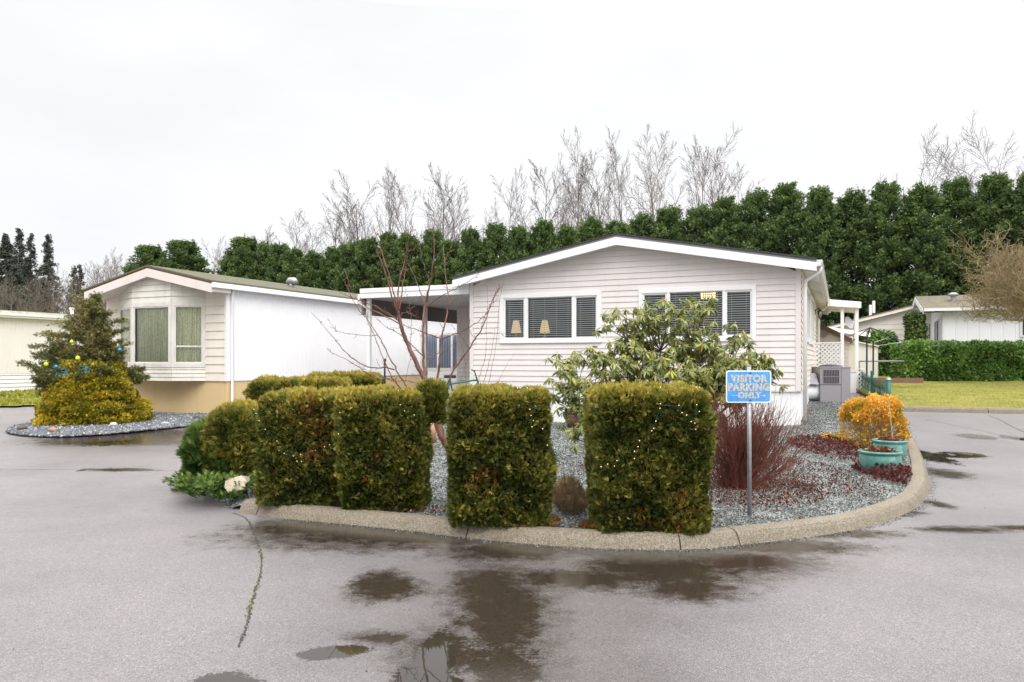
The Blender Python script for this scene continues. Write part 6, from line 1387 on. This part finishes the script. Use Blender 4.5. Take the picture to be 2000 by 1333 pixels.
# ------------------------------------------------------------------ cypress screen
CY = fan(4, 1, .22, 80)
def cypress_mesh(root, H, Wd, seed, n_cl=150, per=42):
    P = []; D = []; V_ = []; lines = [(np.array([[0, 0, 0], [0, 0, H * .5], [.05, 0, H * .97]]), np.array([.16, .10, .02]))]
    for k in range(n_cl):
        h_ = rng.uniform(.10, 1) ** .85 ; pr = (1 - h_ ** 2.2) ** .80 * (.55 + .45 * min(1, h_ / .15)) + .04; a = rng.uniform(0, 6.28); rad = Wd * pr * rng.uniform(.5, 1.12); c = np.array([rad * math.cos(a), rad * math.sin(a), h_ * H])
        lines.append((np.array([[0, 0, max(.2, c[2] - rad * .8)], c * np.array([.6, .6, 1]) - np.array([0, 0, rad * .25]), c]), np.array([.035, .022, .01])))
        m_ = per; dv = rng.normal(0, .10); d0 = unit(np.array([math.cos(a), math.sin(a), .9])); tt = rng.uniform(-.35, 1, m_); q = c + d0 * tt[:, None] * .50 + rng.normal(0, .12, (m_, 3)) * (1.15 - .6 * np.clip(tt, 0, 1))[:, None]
        P.append(q); D.append(d0 * .8 + rng.normal(0, .5, (m_, 3)) + np.array([0, 0, .4])); V_.append(np.clip(.40 + dv + .25 * tt + rng.normal(0, .13, m_), 0, 1))
    for k in range(7):
        a = rng.uniform(0, 6.28); m_ = 44; tt = rng.uniform(0, 1, m_); q = np.array([(.12 + .09 * k) * math.cos(a) * (k > 0), (.12 + .09 * k) * math.sin(a) * (k > 0), H * (.925 - .034 * k)]) + np.stack([rng.normal(0, .10, m_) * (1 - tt), rng.normal(0, .10, m_) * (1 - tt), tt * H * (.125 if k == 0 else .085)], -1); P.append(q); D.append(rng.normal(0, .4, (m_, 3)) + np.array([0, 0, 1])); V_.append(rng.uniform(.4, .9, m_))
    P, D, V_ = map(np.concatenate, (P, D, V_)); tubes('trunk', lines[:1], M['trunk'], root, 7); scatter('crown', P, D, rng.uniform(.6, 1.35, len(P)) * .130, V_, CY, M['cypress'], root); tubes('branches', lines[1:], M['trunk'], root, 3)
protos = []
toppts = [(440, 520), (470, 478), (500, 470), (560, 478), (600, 488), (640, 482), (700, 466), (760, 455), (800, 462), (850, 454), (905, 452), (950, 440), (1000, 438), (1050, 430), (1100, 428), (1150, 422), (1200, 418), (1250, 408), (1300, 400), (1350, 395), (1400, 388), (1450, 382), (1490, 368), (1545, 366), (1605, 372), (1650, 360), (1700, 372), (1745, 345), (1790, 350), (1835, 352), (1900, 345), (1960, 338), (2010, 335), (2060, 335)]
RA = Vector((25.6, 36.2, 0)); RD = -UX; placed = 0; i = 0
GRP = 'tall evergreen cypress screen behind the homes'
LABC = 'tall dark green cypress in the dense screen row behind the homes'
while True:
    P_ = RA + RD * (i * 1.62) + DY * rng.uniform(-.5, .5); px = 1000 + F * P_.x / P_.y
    if px < 455: break
    tyy = np.interp(px, [q[0] for q in toppts], [q[1] for q in toppts]); H = CAMH - (tyy - HZ) / F * P_.y - float(G(P_.x, P_.y)); gz = float(G(P_.x, P_.y)) - .1
    if len(protos) < 5:
        r = empty('cypress_tree', P_, 0, LABC, 'tree', GRP); cypress_mesh(r, 10.0, 1.52, i, 330, 100); protos.append(r)
    else: r = copy_tree(protos[int(rng.integers(0, 5))])
    r.location = (P_.x, P_.y, gz); r.rotation_euler = (0, 0, rng.uniform(0, 6.28)); s_ = rng.uniform(.92, 1.15); r.scale = (s_, s_, (H + rng.normal(0, .22)) / 10.4); i += 1
for (px, py, Y, sx, lb) in ((292, 491, 60, 1.55, 'lone bushy cypress left of the screen, the lower one above the mossy roof'), (357, 482, 60, 1.75, 'lone bushy cypress above the mossy roof, the taller one nearer the screen'), (478, 476, 57, 1.5, 'broad end cypress at the left end of the screen')):
    P_ = at(px, HZ, Y); r = copy_tree(protos[1]); r.location = (P_.x, Y, .4); r.scale = (sx, sx, (CAMH - (py - HZ) / F * Y - .3) / 10.0); r['label'] = lb
# ------------------------------------------------------------------ bare poplars behind the screen
pp = dict(seg=[9, 6, 5, 4], wob=[.025, .05, .08, .10], up=[.02, .07, .05, .03], tap=.95, rmin=.0085, kids=[21, 8, 6], **{'from': [.30, .15, .1]}, ang=[33, 31, 33], len=[.40, .46, .46], cone=.95)
pr_ = []
GP = 'bare trees standing behind the cypress screen'
bt_ = [(640, 388, 70, 1.3), (697, 356, 68, 1.2), (762, 330, 66, 1.0), (803, 340, 66, .9), (853, 330, 64, 1.1), (905, 343, 64, .9), (940, 400, 66, .8), (985, 343, 62, .9), (1052, 313, 60, 1.15), (1085, 340, 62, .9), (1122, 264, 58, .85), (1185, 275, 57, 1.0), (1229, 261, 57, .75), (1297, 262, 56, 1.2), (1364, 268, 56, .9), (1408, 292, 55, 1.15), (1440, 330, 56, .9), (880, 390, 66, .9), (730, 400, 70, .8), (560, 425, 75, 1.1), (525, 440, 75, .9), (600, 420, 74, .9), (485, 462, 78, .8), (1682, 345, 50, .7), (1565, 395, 60, .6), (415, 470, 70, .9), (443, 478, 70, .8), (195, 492, 80, 1.0), (212, 505, 78, .9), (178, 500, 80, .8), (246, 505, 78, .7), (236, 515, 82, .7), (665, 400, 72, .8), (1160, 330, 62, .8), (1265, 310, 62, .8)]
for k, (px, py, Y, sw) in enumerate(bt_):
    P_ = at(px, HZ, Y); H = CAMH - (py - HZ) / F * Y
    if len(pr_) < 6: r = baretree('poplar_tree', (P_.x, Y, 0), pp, 15.0, .17, 'tall slender leafless tree with pale branches behind the cypress screen', 'poplar', GP, 3, 3); pr_.append(r)
    else: r = copy_tree(pr_[k % 6]); r.location = (P_.x, Y, 0)
    r.rotation_euler = (0, 0, rng.uniform(0, 6.28)); z_ = H / 16.9; r.scale = (z_ * sw * 1.05, z_ * sw * 1.05, z_)
    if px < 260 or px in (415, 443): r['label'] = 'small leafless tree beyond the roof of the narrow cream mobile home'; r['group'] = 'bare trees beyond the left homes'
pw2 = dict(pp); pw2.update(ang=[44, 36, 38], len=[.62, .5, .5], kids=[20, 9, 6])
for (px, py, Y, H0, lb) in ((1830, 263, 46, 14., 'wide leafless tree rising above the cypress screen on the right'), (1992, 205, 44, 15, 'tallest leafless tree at the right edge of the sky')):
    P_ = at(px, HZ, Y); baretree('poplar_tree', (P_.x, Y, 0), pw2, (CAMH - (py - HZ) / F * Y) * .79, .20, lb, 'poplar', None, 3, 3)
# ------------------------------------------------------------------ woods on the far left
FB = fan(4, 1, .22, 80)
def fir(loc, H, Wd, label, n_b=90, dense=1.0, group='tall firs in the left wood'):
    n_b = int(n_b * 1.35); root = empty('fir_tree', loc, 0, label, 'tree', group); lines = [(np.array([[0, 0, 0], [0, 0, H * .99]]), np.array([.22, .02]))]; P = []; D = []; V_ = []
    for k in range(n_b):
        h_ = .12 + .88 * (k + rng.uniform(0, 1)) / n_b; l_ = 1.55 * Wd * (1.01 - h_) * rng.uniform(.5, 1.1) + .05; a = rng.uniform(0, 6.28); b0 = np.array([0, 0, h_ * H]); e_ = b0 + np.array([math.cos(a) * l_, math.sin(a) * l_, -l_ * .28]); lines.append((np.array([b0, (b0 + e_) / 2 + np.array([0, 0, .05]), e_]), np.array([.03, .02, .01])))
        m_ = int(34 * dense * (l_ + .6)); tt = rng.uniform(.1, 1, m_); q = b0 + (e_ - b0) * tt[:, None] + rng.normal(0, .10, (m_, 3)); P.append(q); D.append((e_ - b0) / l_ * .8 + rng.normal(0, .5, (m_, 3)) + np.array([0, 0, -.2])); V_.append(np.clip(rng.normal(.45, .2, m_), 0, 1))
    P, D, V_ = map(np.concatenate, (P, D, V_)); tubes('trunk', lines[:1], M['greybark'], root, 6); tubes('branches', lines[1:], M['greybark'], root, 3); scatter('crown', P, D, rng.uniform(.7, 1.3, len(P)) * .22, V_, FB, M['fir'], root); return root
fl = [(12, 460, 78, 3.2, 170, 2.2, 'broad dense fir at the far left edge of the wood'), (38, 446, 84, 2.6, 110, 1.0, 'tallest thin-topped fir in the left wood'), (60, 458, 80, 2.3, 100, 1.0, 'slim fir just right of the tallest one'), (94, 459, 78, 2.6, 110, 1.1, 'rightmost of the tall firs, rising over the brown saplings'), (-25, 470, 78, 3.4, 150, 2.0, 'dense fir cut off by the left edge'), (144, 522, 76, 1.4, 60, .9, 'small fir among the brown saplings'), (157, 520, 76, 1.5, 60, .9, 'second small fir near the spruce top'), (30, 520, 70, 2.8, 120, 2.0, 'low dark fir in front of the left wood'), (85, 548, 66, 1.8, 80, 1.3, 'short bushy fir above the far left home roof')]
for (px, py, Y, Wd, nb, dn, lb) in fl:
    P_ = at(px, HZ, Y); fir((P_.x, Y, 0), CAMH - (py - HZ) / F * Y, Wd, lb, nb, dn)
ps = dict(seg=[7, 5, 4, 3], wob=[.05, .12, .18, .2], up=[.04, .08, .05, .05], tap=.9, rmin=.008, kids=[16, 6, 4], **{'from': [.15, .1, .1]}, ang=[36, 38, 38], len=[.36, .5, .5], cone=.7)
sp0 = []
for k in range(30):
    px = rng.uniform(-20, 228); Y = rng.uniform(58, 74); py = rng.uniform(520, 575) if px > 95 else rng.uniform(535, 590); P_ = at(px, HZ, Y); H = CAMH - (py - HZ) / F * Y
    if len(sp0) < 4: r = baretree('bare_sapling', (P_.x, Y, 0), ps, 9, .08, 'thin brown leafless sapling in the thicket at far left', 'greybark', 'brown saplings in the left wood', 3, 3); sp0.append(r)
    else: r = copy_tree(sp0[k % 4]); r.location = (P_.x, Y, 0)
    z_ = H / 10.2; r.scale = (z_ * 1.2, z_ * 1.2, z_); r.rotation_euler = (0, 0, rng.uniform(0, 6.28))

# ------------------------------------------------------------------ tell the repeats of each row apart
ORD = ['first', 'second', 'third', 'fourth', 'fifth', 'sixth', 'seventh', 'eighth', 'ninth', 'tenth', 'eleventh', 'twelfth', 'thirteenth', 'fourteenth', 'fifteenth', 'sixteenth', 'seventeenth', 'eighteenth', 'nineteenth', 'twentieth']
def number_row(objs, base, left, right):
    objs.sort(key=lambda o: o.location.x / o.location.y); n = len(objs)
    for i, o in enumerate(objs):
        if i < (n + 1) // 2: o['label'] = '%s %s %s' % (ORD[i], base, left)
        else: o['label'] = '%s %s %s' % (ORD[n - 1 - i], base, right)
tops = [o for o in bpy.data.objects if o.parent is None and o.type == 'EMPTY']
number_row([o for o in tops if o.get('label') == LABC], 'cypress', 'in the screen row, counted from its left end', 'in the screen row, counted from the right edge')
number_row([o for o in tops if o.get('group') == GP], 'slender bare tree', 'behind the cypress screen, counted from the left', 'behind the cypress screen, counted from the right')
number_row([o for o in tops if o.get('group') == 'brown saplings in the left wood'], 'brown leafless sapling', 'in the left wood, counted from the left edge', 'in the left wood, counted back from the spruce')
number_row([o for o in tops if o.get('group') == 'bare trees beyond the left homes'], 'small bare tree', 'above the narrow cream home, counted from the left', 'above the narrow cream home, counted from the right')
